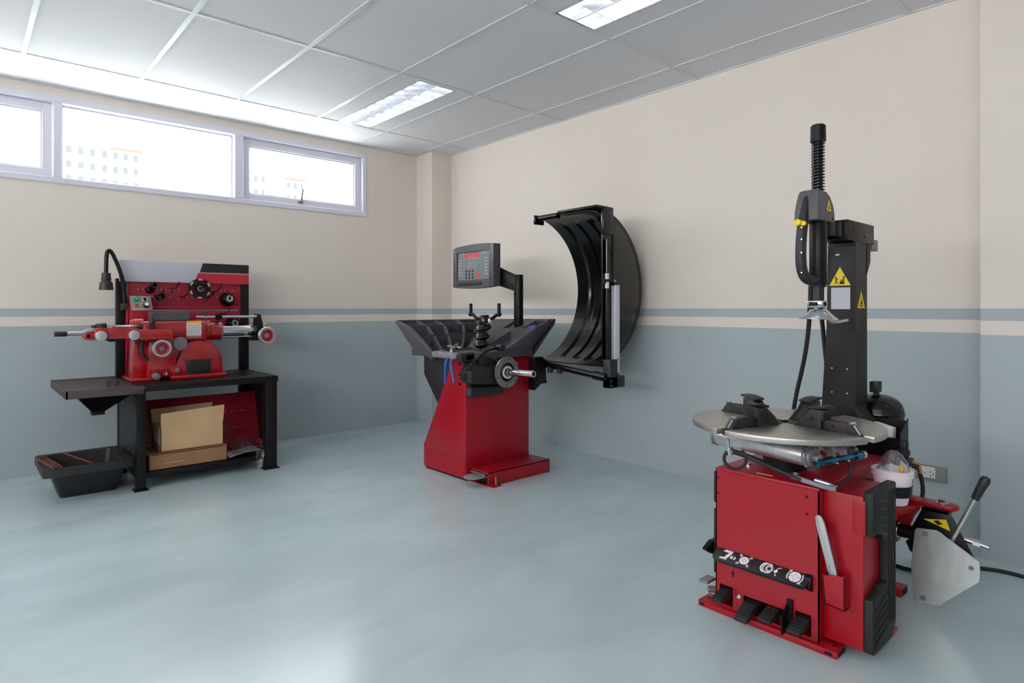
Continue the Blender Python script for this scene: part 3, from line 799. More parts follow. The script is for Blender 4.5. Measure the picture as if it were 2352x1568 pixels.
def wheel_balancer():
    o = thing('wheel_balancer', 'red and black wheel balancer with display and raised round hood in the room corner', 'wheel balancer', (-.89, -1.8, 0))
    # cabinet
    c = M().prism([(-2.0, .012), (-1.521, .012), (-1.521, .159), (-1.866, .778), (-2.0, .778)], 'x', -1.163, -.61, .005)
    c.box(-1.1655, -1.162, -1.985, -1.56, .02, .14)
    c = c.build('cabinet', RED, o)
    M().box(-.9405, -.939, -2.0012, -1.999, .10, .76).box(-1.137, -1.1355, -2.0012, -1.999, .10, .53).build('panel_seam', REDD, c)
    M().box(-1.15, -.62, -1.99, -1.53, 0, .013).build('base', BLK, o)
    b = M()
    for z in (.743, .678, .614): b.cyl((-1.169, -1.94, z), (-1.16, -1.94, z), .008, n=10)
    b.cyl((-.622, -2.005, .43), (-.622, -1.998, .43), .006, n=8)
    b.build('cabinet_screw', BLK, c)
    M().box(-.765, -.72, -2.0025, -2.0, .685, .735).build('sticker', LABELW, c, 'small white sticker with a blue mark')
    M().prism([(-1.511, .775), (-1.511, .645), (-1.69, .445), (-1.72, .50), (-1.86, .775)], 'x', -1.155, -.62, .006).build('rear_cover', PLA, o)
    # pedal box
    pb = M().box(-1.135, -.598, -2.19, -2.182, .0, .086, .002).box(-1.135, -.598, -2.19, -2.0, .078, .086, .002).box(-.606, -.598, -2.19, -2.0, 0, .086, .002)
    pb.box(-1.135, -1.05, -2.19, -2.0, 0, .006)
    pb = pb.build('pedal_box', RED, o)
    M().box(-1.12, -.62, -2.17, -2.01, .008, .07).build('pedal_mechanism', BLK, pb)
    M().box(-1.14, -1.10, -2.165, -2.02, .060, .072, .002).build('slide_plate', GREYM, pb)
    pts = [(-1.10, -2.165), (-1.10, -2.04)] + [(-1.17 + .075 * math.cos(R(a)), -2.1 + .062 * math.sin(R(a))) for a in range(90, 271, 15)]
    M().prism(pts, 'z', .050, .058, .002).build('foot_pedal', GREY, o)
    f = M().box(-1.13, -1.06, -2.225, -2.15, 0, .01, .002).build('levelling_foot', RED, o)
    M().cyl((-1.09, -2.208, .01), (-1.09, -2.208, .062), .006, n=10).cyl((-1.09, -2.208, .01), (-1.09, -2.208, .022), .011, n=6).cyl((-1.09, -2.208, .03), (-1.09, -2.208, .036), .010, n=6).build('levelling_bolt', BRASS, f)
    # ---- weight tray
    ZT = [(0, 1.012), (.39, .966), (.64, .908), (1, .806)]
    YT = [(0, -1.217), (.39, -1.392), (.64, -1.502), (1, -1.668)]
    def wing(s, t, d=0.0):     # s across the ribs, t down the slope
        x = lerp(lerp(-1.184, -.45, s), lerp(-1.184, -.86, s), t ** 1.5)
        bow = .05 * math.sin(math.pi * t) * s
        return (x + bow * .3, pw(YT, t) - .012 * s * t, pw(ZT, t) + .02 * s * t - d)
    T = M()
    def DD(t): return .016 + .056 * min(1, t / .25) * (1 if t < .8 else 1 - (t - .8) * 2)
    T.sheet([[wing(i / 20, j / 14, DD(j / 14)) for j in range(15)] for i in range(21)], .01)
    for s in (0, .22, .45, .71, 1):
        for k in range(14):
            a, b_ = wing(s, k / 14), wing(s, (k + 1) / 14); h = .011
            T.poly([(a[0] - h, *a[1:]), (b_[0] - h, *b_[1:]), (b_[0] - h, b_[1], b_[2] - DD((k + 1) / 14) - .004), (a[0] - h, a[1], a[2] - DD(k / 14) - .004)], (2 * h, 0, 0))
    for t in (.0, .33, .63, 1.0):
        for k in range(20):
            a, b_ = wing(k / 20, t), wing((k + 1) / 20, t); h = .009
            T.poly([(a[0], a[1] - h, a[2] + .004), (b_[0], b_[1] - h, b_[2] + .004), (b_[0], b_[1] - h, b_[2] - DD(t) - .004), (a[0], a[1] - h, a[2] - DD(t) - .004)], (0, 2 * h, -.002))
    # front face of the wing and its underside
    T.prism([(-1.205, 1.014), (-1.392, .970), (-1.502, .912), (-1.668, .812), (-1.70, .812), (-1.70, .775), (-1.42, .775), (-1.42, .832), (-1.323, .905), (-1.205, .998)], 'x', -1.196, -1.184, .002)
    T.sheet([[(lerp(-1.19, -.50, i / 6), y, z) for y, z in ((-1.208, 1.0), (-1.323, .905), (-1.42, .832), (-1.42, .775))] for i in range(7)], .006)
    # back ramp
    def ramp(y, t, d=0.0):
        return (lerp(-.43, -.87, t), y, lerp(lerp(1.012, 1.024, (y + 1.2) / -.84), .826, t) - d)
    def plate(y0, y1, t0, t1):
        T.poly([ramp(y0, t0), ramp(y1, t0), ramp(y1, t1), ramp(y0, t1)], (0, 0, -.012))
    def wallr(y0, t0, y1, t1, d=.06, h=.006):
        a, b_ = Vector(ramp(y0, t0)), Vector(ramp(y1, t1)); n = Vector((-(b_ - a).y, (b_ - a).x, 0)).normalized() * h
        T.poly([a + n, a - n, b_ - n, b_ + n], (0, 0, -d))
    T.sheet([[ramp(y, t, .058) for t in (0, .25, .5, .75, 1)] for y in (-1.64, -1.75, -1.85, -1.95, -2.03)], .01)
    plate(-1.63, -1.80, .30, 1); plate(-1.80, -2.03, .30, .40); plate(-1.63, -1.67, 0, .3); plate(-1.74, -1.89, 0, .3); plate(-1.63, -2.03, 0, .03); plate(-2.015, -2.03, 0, 1); plate(-1.80, -2.03, .93, 1)
    for a in ((-1.67, 0, -1.67, .3), (-1.74, 0, -1.74, .3), (-1.89, 0, -1.89, .3), (-1.67, .3, -2.03, .3), (-1.80, .4, -2.03, .4), (-1.80, .36, -1.80, 1), (-2.022, 0, -2.022, 1), (-1.93, .62, -2.03, .62)): wallr(*a)
    T.poly([(-1.0 + .55, -1.215, 1.011), (-.43, -1.64, 1.014), (-.86, -1.66, .826), (-.84, -1.62, .838)], (0, 0, -.014))
    # right end wall and back wall
    T.prism([(-.40, 1.027), (-.838, .840), (-.915, .822), (-1.19, .806), (-1.19, .776), (-.612, .776), (-.612, .839), (-.405, 1.0)], 'y', -2.042, -2.03, .002)
    T.poly([(-.44, -1.205, 1.014), (-.40, -2.04, 1.027), (-.40, -2.04, 1.0), (-.44, -1.205, .99)], (.012, 0, 0))
    T.poly([(-.44, -1.205, .995), (-.40, -2.04, 1.0), (-.612, -2.035, .775), (-.612, -1.42, .775)], (.008, 0, -.008))
    # floor of the tray
    T.box(-1.19, -.61, -2.034, -1.42, .774, .783)
    T.box(-1.19, -.86, -2.034, -1.66, .78, .812, .004)
    T = T.build('weight_tray', PLA2, o, ang=40)
    lp = M().prism([(-1.255, -1.76), (-1.238, -1.73), (-1.18, -1.70), (-1.12, -1.70), (-1.12, -2.0), (-1.20, -2.0), (-1.24, -1.98), (-1.255, -1.95)], 'z', .780, .820, .012)
    lp = lp.build('tool_lip', WORN, T, 'worn grey tool lip')
    sl = M().box(-1.17, -1.135, -1.95, -1.75, .8195, .8206).box(-1.215, -1.195, -1.93, -1.79, .8195, .8206)
    sl.build('tool_slot', DARK, lp)
    M().prism([(-2.042, .765), (-2.042, .822), (-2.01, .822), (-1.985, .805), (-1.975, .765)], 'x', -1.235, -1.12, .010).build('lip_end', PLA, T)
    # display on its post
    M().cyl((-.525, -1.80, .955), (-.525, -1.80, 1.347), .034, n=32, b=.004).build('display_post', BLK, o)
    a, b_ = Vector((-.665, -1.60, 0)), Vector((-.535, -1.80, 0)); n = Vector((-(b_ - a).y, (b_ - a).x, 0)).normalized() * .022
    z = Vector((0, 0, 1))
    M().poly([a - n + z * 1.30, b_ - n + z * 1.222, b_ - n + z * 1.34, a - n + z * 1.452], n * 2, .003).build('display_arm', BLK, o)
    xf = frame((-.70, -1.235, 1.262), (-.05, -.548, 0), (0, 0, 1))
    Wd, Hd = .550, .302
    def bow(u): return .013 * (1 - (2 * u / Wd - 1) ** 2)
    us = [Wd * i / 14 for i in range(15)]
    outer = [(u, -bow(u)) for u in us] + [(u, Hd + bow(u)) for u in reversed(us)]
    d = M(xf).poly([(u, v, -.062) for u, v in outer], (0, 0, .05), .004)
    u0, u1, v0, v1 = .055, .492, .052, .262
    for pl in ([(0, 0), (u0, 0), (u0, Hd), (0, Hd)], [(u1, 0), (Wd, 0), (Wd, Hd), (u1, Hd)]):
        d.poly([(u, v, -.013) for u, v in pl], (0, 0, .013), .003)
    d.poly([(u, -bow(u), -.013) for u in us[1:-1]] + [(us[-2], v0, -.013), (us[1], v0, -.013)], (0, 0, .013))
    d.poly([(us[1], v1, -.013)] + [(us[-2], v1, -.013)] + [(u, Hd + bow(u), -.013) for u in reversed(us[1:-1])], (0, 0, .013))
    d = d.build('display', PLA2, o)
    M(xf).box(.07, .40, .010, .038, -.002, .003, .001).build('display_groove', PLA, d)
    sc = M(xf).box(u0 + .002, u1 - .002, v0 + .002, v1 - .002, -.014, -.010).build('screen', SCREEN, d)
    xs = frame(xf @ Vector((u0, v0, -.0098)), xf.to_3x3() @ Vector((1, 0, 0)), (0, 0, 1))
    # digit blocks
    dg = []
    for k in range(6):
        ux = .105 + .030 * k + (.014 if k > 2 else 0); vz = .163; w_, h_ = .022, .034
        for p in (rect(ux, ux + w_, vz, vz + .006), rect(ux, ux + w_, vz + .014, vz + .020), rect(ux, ux + w_, vz + .028, vz + .034), rect(ux, ux + .006, vz, vz + .034), rect(ux + .016, ux + .022, vz, vz + .034)): dg.append(p)
    decal(xs, dg).build('red_digits', LED, d)
    pr = ring2(.20, .128, .050, .053, 20, 160, 8) + [rect(.148, .152, .08, .13), rect(.252, .256, .08, .13), rect(.155, .25, .104, .107), rect(.175, .18, .11, .14), rect(.215, .22, .11, .14), rect(.1, .33, .156, .158), rect(.03, .10, .196, .199), rect(.33, .41, .190, .193)]
    for k in range(6):
        for uu in (.022, .372):
            pr += [rect(uu, uu + .020, .034 + .023 * k, .042 + .023 * k), rect(uu + .026, uu + .034, .034 + .023 * k, .040 + .023 * k)]
    decal(xs, pr, .0006).build('panel_print', SCREENP, d)
    rl = [rect(.17, .232, .108, .112), rect(.148, .16, .118, .122), rect(.245, .257, .118, .122)]
    for k in range(6):
        rl += [rect(.026, .040, .044 + .024 * k, .050 + .024 * k), rect(.376, .39, .044 + .024 * k, .05 + .024 * k)]
    rl += circ(.285, .036, .016, 14) and [circ(.285, .036, .016, 14)] + [circ(.303, .024, .010, 12)]
    decal(xs, rl, .0007).build('red_lights', LED, d)
    for a_ in range(3):
        for b2 in range(3):
            p = Vector((.122 + .045 * a_, .018 + .024 * b2, 0))
            M(xs).lathe([(0, .003), (.007, .003), (.0085, 0)], p, (0, 0, 1), 12).build('key', BLKG, d)
    # spindle side
    hp = [(-1.205, .645), (-1.205, .70), (-1.165, .762), (-1.09, .792), (-1.0, .785), (-.90, .735), (-.87, .70), (-.87, .63), (-1.16, .622)]
    hs = M().prism(hp, 'y', -2.06, -1.985, .012)
    hs.prism([(-1.205, .64), (-1.205, .715), (-1.12, .735), (-1.03, .728), (-.94, .74), (-.90, .72), (-.89, .64), (-1.0, .615), (-1.16, .625)], 'y', -2.108, -2.03, .012)
    hs = hs.build('spindle_housing', PLA, o)
    M().prism([(-1.0, .80), (-.86, .73), (-.86, .70), (-1.0, .70)], 'y', -2.02, -2.0).build('housing_brace', GREY, hs)
    M().box(-1.14, -.99, -2.03, -1.995, .58, .63).build('drawer_bracket', DARK, o)
    dr = M().box(-1.16, -.885, -2.055, -1.998, .540, .598, .006)
    dr = dr.build('drawer', PLA, o)
    M().box(-1.1615, -1.159, -2.048, -2.012, .548, .588).build('drawer_end', PLA2, dr)
    X0, ZS = -.935, .690
    sp = M().cyl((X0, -2.09, ZS), (X0, -2.135, ZS), .040, n=36, b=.002).build('spindle_sleeve', CHR, o)
    fl = M().lathe([(.062, .012), (.062, 0), (.099, 0), (.099, .012), (.062, .012)], (X0, -2.130, ZS), (0, -1, 0), 56)
    fl = fl.build('flange_plate', FLANGE, o)
    b = M()
    for a_ in (80, 200, 265, 320): b.cyl((X0 + .085 * math.cos(R(a_)), -2.1435, ZS + .085 * math.sin(R(a_))), (X0 + .085 * math.cos(R(a_)), -2.141, ZS + .085 * math.sin(R(a_))), .005, n=10)
    b.build('flange_hole', DARK, fl)
    M().lathe([(.064, 0), (.064, .008), (.054, .013), (.040, .008), (.040, 0), (.064, 0)], (X0, -2.132, ZS), (0, -1, 0), 40).build('rubber_ring', BLKG, fl)
    M().lathe([(.040, 0), (.040, .016), (.031, .016), (.031, 0), (.040, 0)], (X0, -2.132, ZS), (0, -1, 0), 40).build('collar', LABELW, fl)
    M().lathe([(.0, 0), (.0225, 0), (.0225, .238), (.020, .246), (.013, .246), (.012, .20), (0, .20)], (X0, -2.14, ZS), (0, -1, .03), 28).build('threaded_shaft', CHR, o)
    g = M().tube([(-1.165, -2.112, .772), (-1.145, -2.115, .80), (-1.10, -2.118, .832), (-1.04, -2.118, .846), (-.985, -2.115, .848)], .0105, 10, 2)
    g = g.build('gauge_arm', BLKG, o)
    M().cyl((-.972, -2.14, .848), (-.972, -2.09, .848), .022, n=20, b=.004).build('gauge_knob', PLA, g)
    M().box(-1.19, -1.15, -2.125, -2.10, .755, .785, .005).cyl((-1.158, -2.130, .77), (-1.158, -2.124, .77), .006, n=8).build('gauge_pivot', BLK, g)
    # hood
    hb = M().prism([(-.61, .765), (-.535, .765), (-.50, .735), (-.50, .60), (-.535, .585), (-.61, .535)], 'y', -2.06, -1.93, .004)
    hb.cyl((-.53, -2.07, .715), (-.53, -1.93, .715), .034, n=20).box(-.55, -.48, -2.05, -1.95, .575, .60, .006)
    hb.build('hood_bracket', BLK, o)
    XC, ZC, RH = -.615, 1.235, .52
    NA, NY = 48, 60
    def hp_(i, j):
        a = lerp(-77, 77, i / NA); y = lerp(-2.0, -2.56, j / NY)
        g_ = 0.0
        for yc in (-2.13, -2.25, -2.36, -2.465):
            e = abs(y - yc)
            if e < .034: g_ = max(g_, min(1, (.034 - e) / .010))
        fade = min(1, max(0, (66 - abs(a + 2)) / 5))
        r = RH + .014 * g_ * fade + .012 * math.cos(R(a)) * ((y + 2.0) / -.56)
        return (XC + r * math.cos(R(a)), y, ZC + r * math.sin(R(a)))
    H = M().sheet([[hp_(i, j) for j in range(NY + 1)] for i in range(NA + 1)], .007)
    H.tube([hp_(i, 0) for i in range(NA + 1)], .007, 8)
    # segment-shaped end wall at the near end, with a stepped rim
    seg_ = [hp_(i, NY) for i in range(NA + 1)]
    H.poly([(x, -2.566, z_) for x, _, z_ in seg_], (0, .010, 0))
    H.poly([(XC + (RH - .03) * math.cos(R(a)), -2.572, ZC + (RH - .03) * math.sin(R(a))) for a in range(-64, 65, 4)], (0, .008, 0), .002)
    # folded top and front flanges
    H.box(-.56, -.44, -2.57, -2.22, 1.742, 1.760, .006).box(-.535, -.46, -2.24, -1.995, 1.738, 1.747, .002).box(-.505, -.40, -2.578, -2.556, 1.575, 1.756, .006)
    H.box(-.56, -.47, -2.01, -1.99, 1.69, 1.755, .006)
    H = H.build('hood', BLKG, o, ang=24)
    M().cyl((-.525, -2.02, 1.732), (-.525, -2.20, 1.734), .021, n=20).tube([(-.525, -2.27, 1.733), (-.525, -2.45, 1.735), (-.52, -2.52, 1.73), (-.49, -2.545, 1.70)], .011, 12, 1).build('hood_rail', BLKG, H)
    M().cyl((-.50, -1.96, .718), (-.50, -2.59, .660), .021, n=20).cyl((-.50, -2.50, .669), (-.50, -2.60, .659), .028, n=20).build('hinge_tube', BLKG, H)
    kn = M()
    for y in (-2.10, -2.19):
        kn.cyl((-.50, y, .70), (-.50, y, .655), .020, n=16, b=.003)
    kn.build('tube_clamp', PLA, H)
    M().cyl((-.495, -2.08, .728), (-.495, -2.08, .745), .007, n=8).build('tube_bolt', CHR, H)
    # sonar gauge standing at the near end of the hood
    M().cyl((-.472, -2.582, .70), (-.472, -2.582, 1.545), .0125, n=18).build('gauge_tube', BLKG, H)
    wt = M()
    for z0, z1 in ((1.285, 1.325), (1.23, 1.272)): wt.cyl((-.472, -2.582, z0), (-.472, -2.582, z1), .0135, n=18)
    wt.build('tube_sleeve', LABELW, H)
    cl = M().box(-.495, -.43, -2.605, -2.565, 1.272, 1.288, .003).box(-.505, -.49, -2.59, -2.575, 1.262, 1.29, .002)
    cl.prism([(-.445, 1.29), (-.41, 1.275), (-.385, 1.25), (-.385, 1.22), (-.42, 1.25)], 'y', -2.595, -2.58)
    cl.build('tube_bracket', BLK, H)
    M().cyl((-.43, -2.612, 1.278), (-.43, -2.60, 1.278), .008, n=10).build('bracket_screw', CHR, H)
    M().box(-.416, -.372, -2.605, -2.568, .675, 1.252, .002).build('sensor_bar', WHITE, H, 'white sensor bar')
    M().tube([(-.445, -2.58, 1.50), (-.425, -2.58, 1.42), (-.425, -2.58, 1.34), (-.415, -2.58, 1.27), (-.40, -2.585, 1.25)], .004, 6, 2).build('sensor_wire', BLKG, H)
    bx = M().box(-.50, -.425, -2.63, -2.57, .595, .775, .004).box(-.50, -.350, -2.63, -2.57, .595, .668, .004)
    bx.cyl((-.415, -2.61, .668), (-.415, -2.61, .69), .015, n=12)
    b = M()
    for x, z_ in ((-.487, .61), (-.49, .64), (-.44, .755)): b.cyl((x, -2.634, z_), (x, -2.628, z_), .004, n=8)
    b.cyl((-.505, -2.60, .655), (-.515, -2.60, .655), .008, n=8).cyl((-.395, -2.609, .775), (-.395, -2.60, .775), .006, n=8)
    bx.build('sensor_box', PLA, H, extra=[(b, CHR)])
wheel_balancer()

def quick_nut():
    c = Vector((-.70, -1.622, .985))
    o = thing('quick_nut', 'black two-handled hub nut standing at the back of the weight tray', 'hub nut', c)
    M().lathe([(0, 0), (.044, 0), (.044, .012), (.037, .016), (.037, .06), (.032, .068), (.022, .068), (.020, .05), (0, .05)], c, (0, 0, 1), 36).build('nut_body', BLKG, o)
    for s in (-1, 1):
        h = M().tube([c + Vector((0, s * .03, .045)), c + Vector((0, s * .075, .038)), c + Vector((0, s * .11, .055)), c + Vector((0, s * .14, .072)), c + Vector((0, s * .162, .074))], .0125, 12, 2)
        h.ball(c + Vector((0, s * .164, .074)), .018).cyl(c + Vector((0, s * .162, .07)), c + Vector((0, s * .162, .153)), .0125, n=16, b=.002)
        h.build('handle', BLK, o)
quick_nut()
tag(M().ball((-.705, -1.690, 1.012), .017, (1, .8, 1.2)).build('plastic_ball', WPLA, loc=(-.705, -1.69, 1.0)), 'small white plastic ball beside the two-handled nut on the tray', 'ball')
def pcone(label, c, r):
    c = Vector(c); o = thing('centring_cone', label, 'centring cone', c, 'centring cones on the weight tray')
    d = Vector((-.25, 0, 1))
    M().lathe([(0, -.022), (r * .5, -.022), (r * .92, -.006), (r, .004), (r * .96, .010), (r * .6, .030), (r * .35, .034), (r * .33, .02), (0, .02)], c, d, 36).build('cone_body', BLKG, o)
    M().torus(c + d.normalized() * .006, d, r * .985, .0016, 40, 6).build('rim_edge', PLA2, o)
pcone('topmost and widest of the three black centring cones racked on the weight tray', (-.765, -1.690, .960), .064)
pcone('middle one of the three black centring cones racked on the weight tray', (-.82, -1.745, .902), .057)
pcone('lowest of the three black centring cones racked on the weight tray', (-.862, -1.782, .852), .052)
tag(M().box(-.60, -.50, -1.985, -1.915, .955, .962, .001, 1, rot=Matrix.Rotation(R(-24), 4, 'Y') @ Matrix.Rotation(R(20), 4, 'Z')).build('blue_card', BLUEC, loc=(-.55, -1.95, .957)), 'blue card lying in the pocket at the right end of the weight tray', 'card')

def pliers():
    o = thing('weight_pliers', 'balancing-weight pliers with blue handles hanging from the grey tray lip', 'pliers', (-1.2, -1.9, .83))
    P = Vector((-1.205, -1.905, .846))
    hd = M().tube([(-1.245, -1.965, .772), (-1.225, -1.94, .812), P], .007, 8, 1).tube([(-1.245, -1.918, .772), (-1.225, -1.915, .812), P], .007, 8, 1)
    hd.cyl(P + Vector((-.012, 0, 0)), P + Vector((.012, 0, 0)), .013, n=14, b=.002)
    hd.poly([P + Vector(v) for v in ((0, .0, -.008), (0, .03, -.004), (0, .055, .004), (0, .058, .014), (0, .03, .014), (0, .0, .010))], (.014, 0, .004), .003)
    hd.poly([P + Vector(v) for v in ((0, 0, -.004), (0, -.03, .006), (0, -.062, .026), (0, -.068, .036), (0, -.03, .024), (0, 0, .010))], (.014, 0, .004), .003)
    hd.poly([P + Vector(v) for v in ((.02, .01, -.002), (.02, -.03, -.008), (.02, -.06, .0), (.02, -.055, .010), (.02, -.02, .008))], (.012, 0, .004), .003)
    hd.build('jaws', CHR, o)
    for pts in ([(-1.252, -1.966, .778), (-1.262, -1.972, .745), (-1.262, -1.99, .69), (-1.262, -2.01, .636)], [(-1.252, -1.918, .778), (-1.262, -1.917, .745), (-1.262, -1.914, .69), (-1.262, -1.910, .622)]):
        M().tube(pts, lambda t: .0088 - .002 * t, 10, 2).build('handle', BLUE, o)
pliers()

# ================================================================ tyre changer at the right
TX, TY = -1.31, -4.105           # turntable centre
def tyre_changer():
    o = thing('tyre_changer', 'red tyre changer with round metal turntable, black column and swing arm, nearest the camera', 'tyre changer', (-1.2, -4.12, 0))
    XF = -1.505
    # cabinet: front plate with pedal openings, side plates, top
    c = M()
    def fp(y0, y1, z0, z1): c.box(XF, XF + .004, y1, y0, z0, z1)
    YL, YR = -3.94, -4.305
    fp(YL, YR, .10, .515); fp(YL, YR, .016, .03)
    fp(YL, -3.955, .03, .10); fp(-4.007, -4.046, .03, .10); fp(-4.19, -4.228, .03, .10); fp(-4.28, YR, .03, .10); fp(-4.046, -4.19, .088, .10)
    c.box(XF, -.86, YR, YR + .004, .016, .515).box(XF, -.86, YL - .004, YL, .016, .515).box(-.864, -.86, YR, YL, .016, .515)
    c.box(XF - .002, -.86, YR - .002, YL + .002, .508, .520, .004)
    c.box(XF, -1.40, YR + .004, YL - .004, .016, .02)
    c = c.build('cabinet', RED, o)
    M().box(-1.40, -1.395, YR + .01, YL - .01, .02, .2).build('recess_shade_sheet', DARK, c)  # black sheet stands in for the shade inside the pedal openings
    h = M()
    for y, z in ((-3.949, .484), (-3.949, .428), (-4.266, .484), (-4.266, .428)): h.cyl((XF - .0012, y, z), (XF, y, z), .0045, n=10)
    h.box(XF - .001, XF, -4.012, -4.004, .140, .160)
    h.build('cabinet_hole', DARK, c)
    M().lathe([(0, .005), (.008, .004), (.010, 0)], (XF, -4.030, .078), (-1, 0, 0), 18).build('plug_bolt', CHR, c)
    for x, y in ((-1.409, -4.018), (-1.41, -4.191)):
        M().cyl((x, y, .520), (x, y, .524), .012, n=20).cyl((x, y, .524), (x, y, .534), .009, n=6).build('top_bolt', CHR, c)
    ys = M().box(-1.475, -1.464, -4.135, -4.079, .5200, .5208).build('yellow_strip', YEL, c, 'yellow warning strip')
    M().box(-1.471, -1.468, -4.128, -4.086, .5207, .5212).build('strip_print', INKG, ys)
    # base rails
    def rail(x0, x1, y0, y1, z1):
        r = M().box(x0, x1, y0, y1, 0, z1, .002).build('base_rail', RED, o)
        return r
    r = rail(-1.525, -1.448, -4.366, -3.88, .022)
    M().box(-1.512, -1.462, -4.3675, -4.362, .003, .018).build('rail_end', DARK, r)
    M().cyl((-1.485, -4.345, .0205), (-1.485, -4.345, .0225), .006, n=12).cyl((-1.485, -3.90, .0205), (-1.485, -3.90, .0225), .006, n=12).box(-1.5262, -1.5245, -3.905, -3.888, .006, .016).box(-1.5262, -1.5245, -4.352, -4.33, .006, .016).build('rail_slot', DARK, r)
    r = rail(-.90, -.825, -4.366, -3.88, .028)
    M().box(-.885, -.84, -4.3675, -4.362, .004, .024).build('rail_end', DARK, r)
    r = rail(-1.265, -1.185, -4.437, -4.30, .016)
    M().lathe([(0, .018), (.010, .016), (.013, 0)], (-1.225, -4.418, .016), (0, 0, 1), 16).build('rubber_foot', RUB, r)
    # left side: rubber strip, pedal seen past the corner
    M().box(-1.49, -1.30, -3.94, -3.922, .385, .50, .004).box(-1.49, -1.30, -3.94, -3.922, .125, .362, .004).build('rubber_strip', RUB, o)
    M().prism([(-1.545, .222), (-1.50, .243), (-1.46, .243), (-1.46, .19), (-1.50, .195)], 'y', -3.925, -3.905, .003).build('side_bracket', BLK, o)
    M().box(-1.52, -1.46, -3.915, -3.88, .085, .095, .002).cyl((-1.49, -3.90, .055), (-1.46, -3.93, .055), .012, n=12).build('left_fitting', GREYM, o)
    # pedal label panel, tilted like a shelf, with white pictograms
    xf = frame((-1.552, -3.949, .2035), (0, -1, 0), (.052, 0, .030))
    pp = M(xf).poly([(.012, 0, -.004), (.318, 0, -.004), (.330, .010, -.004), (.334, .060, -.004), (0, .060, -.004), (-.002, .012, -.004)], (0, 0, .005), .0015)
    pp.poly([(.012, 0, -.012), (.318, 0, -.012), (.330, .008, -.012), (-.002, .010, -.012)], (0, 0, .009))
    pp = pp.build('pedal_label', PLA, o)
    M().prism([(-1.503, .178), (-1.503, .236), (-1.520, .226), (-1.530, .20)], 'y', -4.285, -4.268).build('label_bracket', BLK, pp)
    ic = []; groups = []
    # leaning post symbol
    ic += [[(.026, .043), (.034, .052), (.062, .052), (.064, .044), (.058, .040), (.044, .042)], [(.052, .046), (.064, .046), (.052, .016), (.038, .014)], [(.022, .010), (.052, .010), (.052, .018), (.030, .018)]]
    ic += [[(.060, .026), (.068, .036), (.068, .030), (.072, .030), (.072, .022), (.068, .022), (.068, .018)], [(.076, .036), (.084, .026), (.076, .018)]]
    groups.append(ic); ic = []
    # chuck with jaws opening
    cu, cv = .112, .030
    ic += ring2(cu, cv, .007, .017, 0, 360, 16) + [rect(cu - .005, cu + .005, cv - .005, cv + .005)]
    for a in (45, 135, 225, 315):
        dx, dy = math.cos(R(a)), math.sin(R(a))
        for r0, r1 in ((.021, .026), (.027, .033)):
            p = (cu + dx * r0, cv + dy * r0 * .95); t_ = (cu + dx * r1, cv + dy * r1 * .95)
            ic.append([(p[0] - dy * .006, p[1] + dx * .006), (p[0] + dy * .006, p[1] - dx * .006), t_])
    groups.append(ic); ic = []
    # tyre with bead breaker
    tu, tv = .197, .030
    ic += ring2(tu, tv, .018, .024, 50, 320, 16) + ring2(tu + .006, tv, .008, .011) + ring2(tu + .006, tv, .013, .0165)
    ic += ring2(tu - .008, tv, .019, .025, 100, 260, 12) + [[(tu + .026, tv - .004), (tu + .036, tv + .008), (tu + .044, tv - .002), (tu + .034, tv - .012)], seg2((tu + .036, tv + .006), (tu + .043, tv + .017), .003), seg2((tu + .043, tv + .017), (tu + .052, tv + .016), .003), [(tu + .036, tv - .020), (tu + .044, tv - .024), (tu + .040, tv - .012)]]
    groups.append(ic); ic = []
    # turntable with rotation arrows
    ru, rv = .288, .030
    ic += ring2(ru, rv, .009, .021, 3, 87, 6) + ring2(ru, rv, .009, .021, 93, 177, 6) + ring2(ru, rv, .009, .021, 183, 267, 6) + ring2(ru, rv, .009, .021, 273, 357, 6) + [rect(ru - .0075, ru + .0075, rv - .0075, rv + .0075)]
    ic += ring2(ru, rv, .025, .029, 140, 215, 7) + ring2(ru, rv, .025, .029, -40, 35, 7) + [[(ru - .028, rv + .022), (ru - .014, rv + .024), (ru - .020, rv + .014)], [(ru + .028, rv - .022), (ru + .014, rv - .024), (ru + .020, rv - .014)]]
    groups.append(ic)
    for gq, k_, lb in zip(groups, (.95, .98, .80, .92), ('white leaning-post pictogram', 'white pictogram of a chuck with arrows', 'white pictogram of a tyre', 'white pictogram of a turning table')):
        cu0 = sum(p_[0] for q_ in gq for p_ in q_) / sum(len(q_) for q_ in gq)
        gq = [[(cu0 + (u_ - cu0) * k_, .030 + (v_ - .030) * min(1, k_ + .1)) for u_, v_ in q_] for q_ in gq]
        decal(frame(xf @ Vector((0, 0, .0011)), (0, -1, 0), (.052, 0, .030)), gq, .0005).build('pictogram', PAPER, pp, lb)
    # pedals
    def pedal(y0, y1, z, drop):
        m = M(); yc = (y0 + y1) / 2
        m.poly([(-1.40, y0, z + .018), (-1.515, y0, z + .012), (-1.572, y0 + .004, z - drop), (-1.572, y0 + .004, z - drop - .012), (-1.50, y0, z - .014), (-1.40, y0, z - .012)], (0, (y1 - y0), 0), .003)
        for k in range(5):
            t = k / 5; x = lerp(-1.52, -1.568, t); zz = lerp(z + .0115, z - drop + .001, t)
            m.box(x - .002, x + .002, min(y0, y1) + .004, max(y0, y1) - .004, zz, zz + .0025)
        m.build('pedal', RUB, o)
    pedal(-3.962, -4.003, .075, .004); pedal(-4.05, -4.098, .060, .026); pedal(-4.135, -4.178, .072, .008); pedal(-4.232, -4.276, .075, .014)
    M().prism([(-1.503, .128), (-1.503, .028), (-1.56, .028), (-1.56, .088)], 'y', -4.209, -4.205).prism([(-1.503, .132), (-1.503, .028), (-1.515, .028), (-1.515, .132)], 'y', -4.222, -4.205).build('pedal_divider', BLK, o)
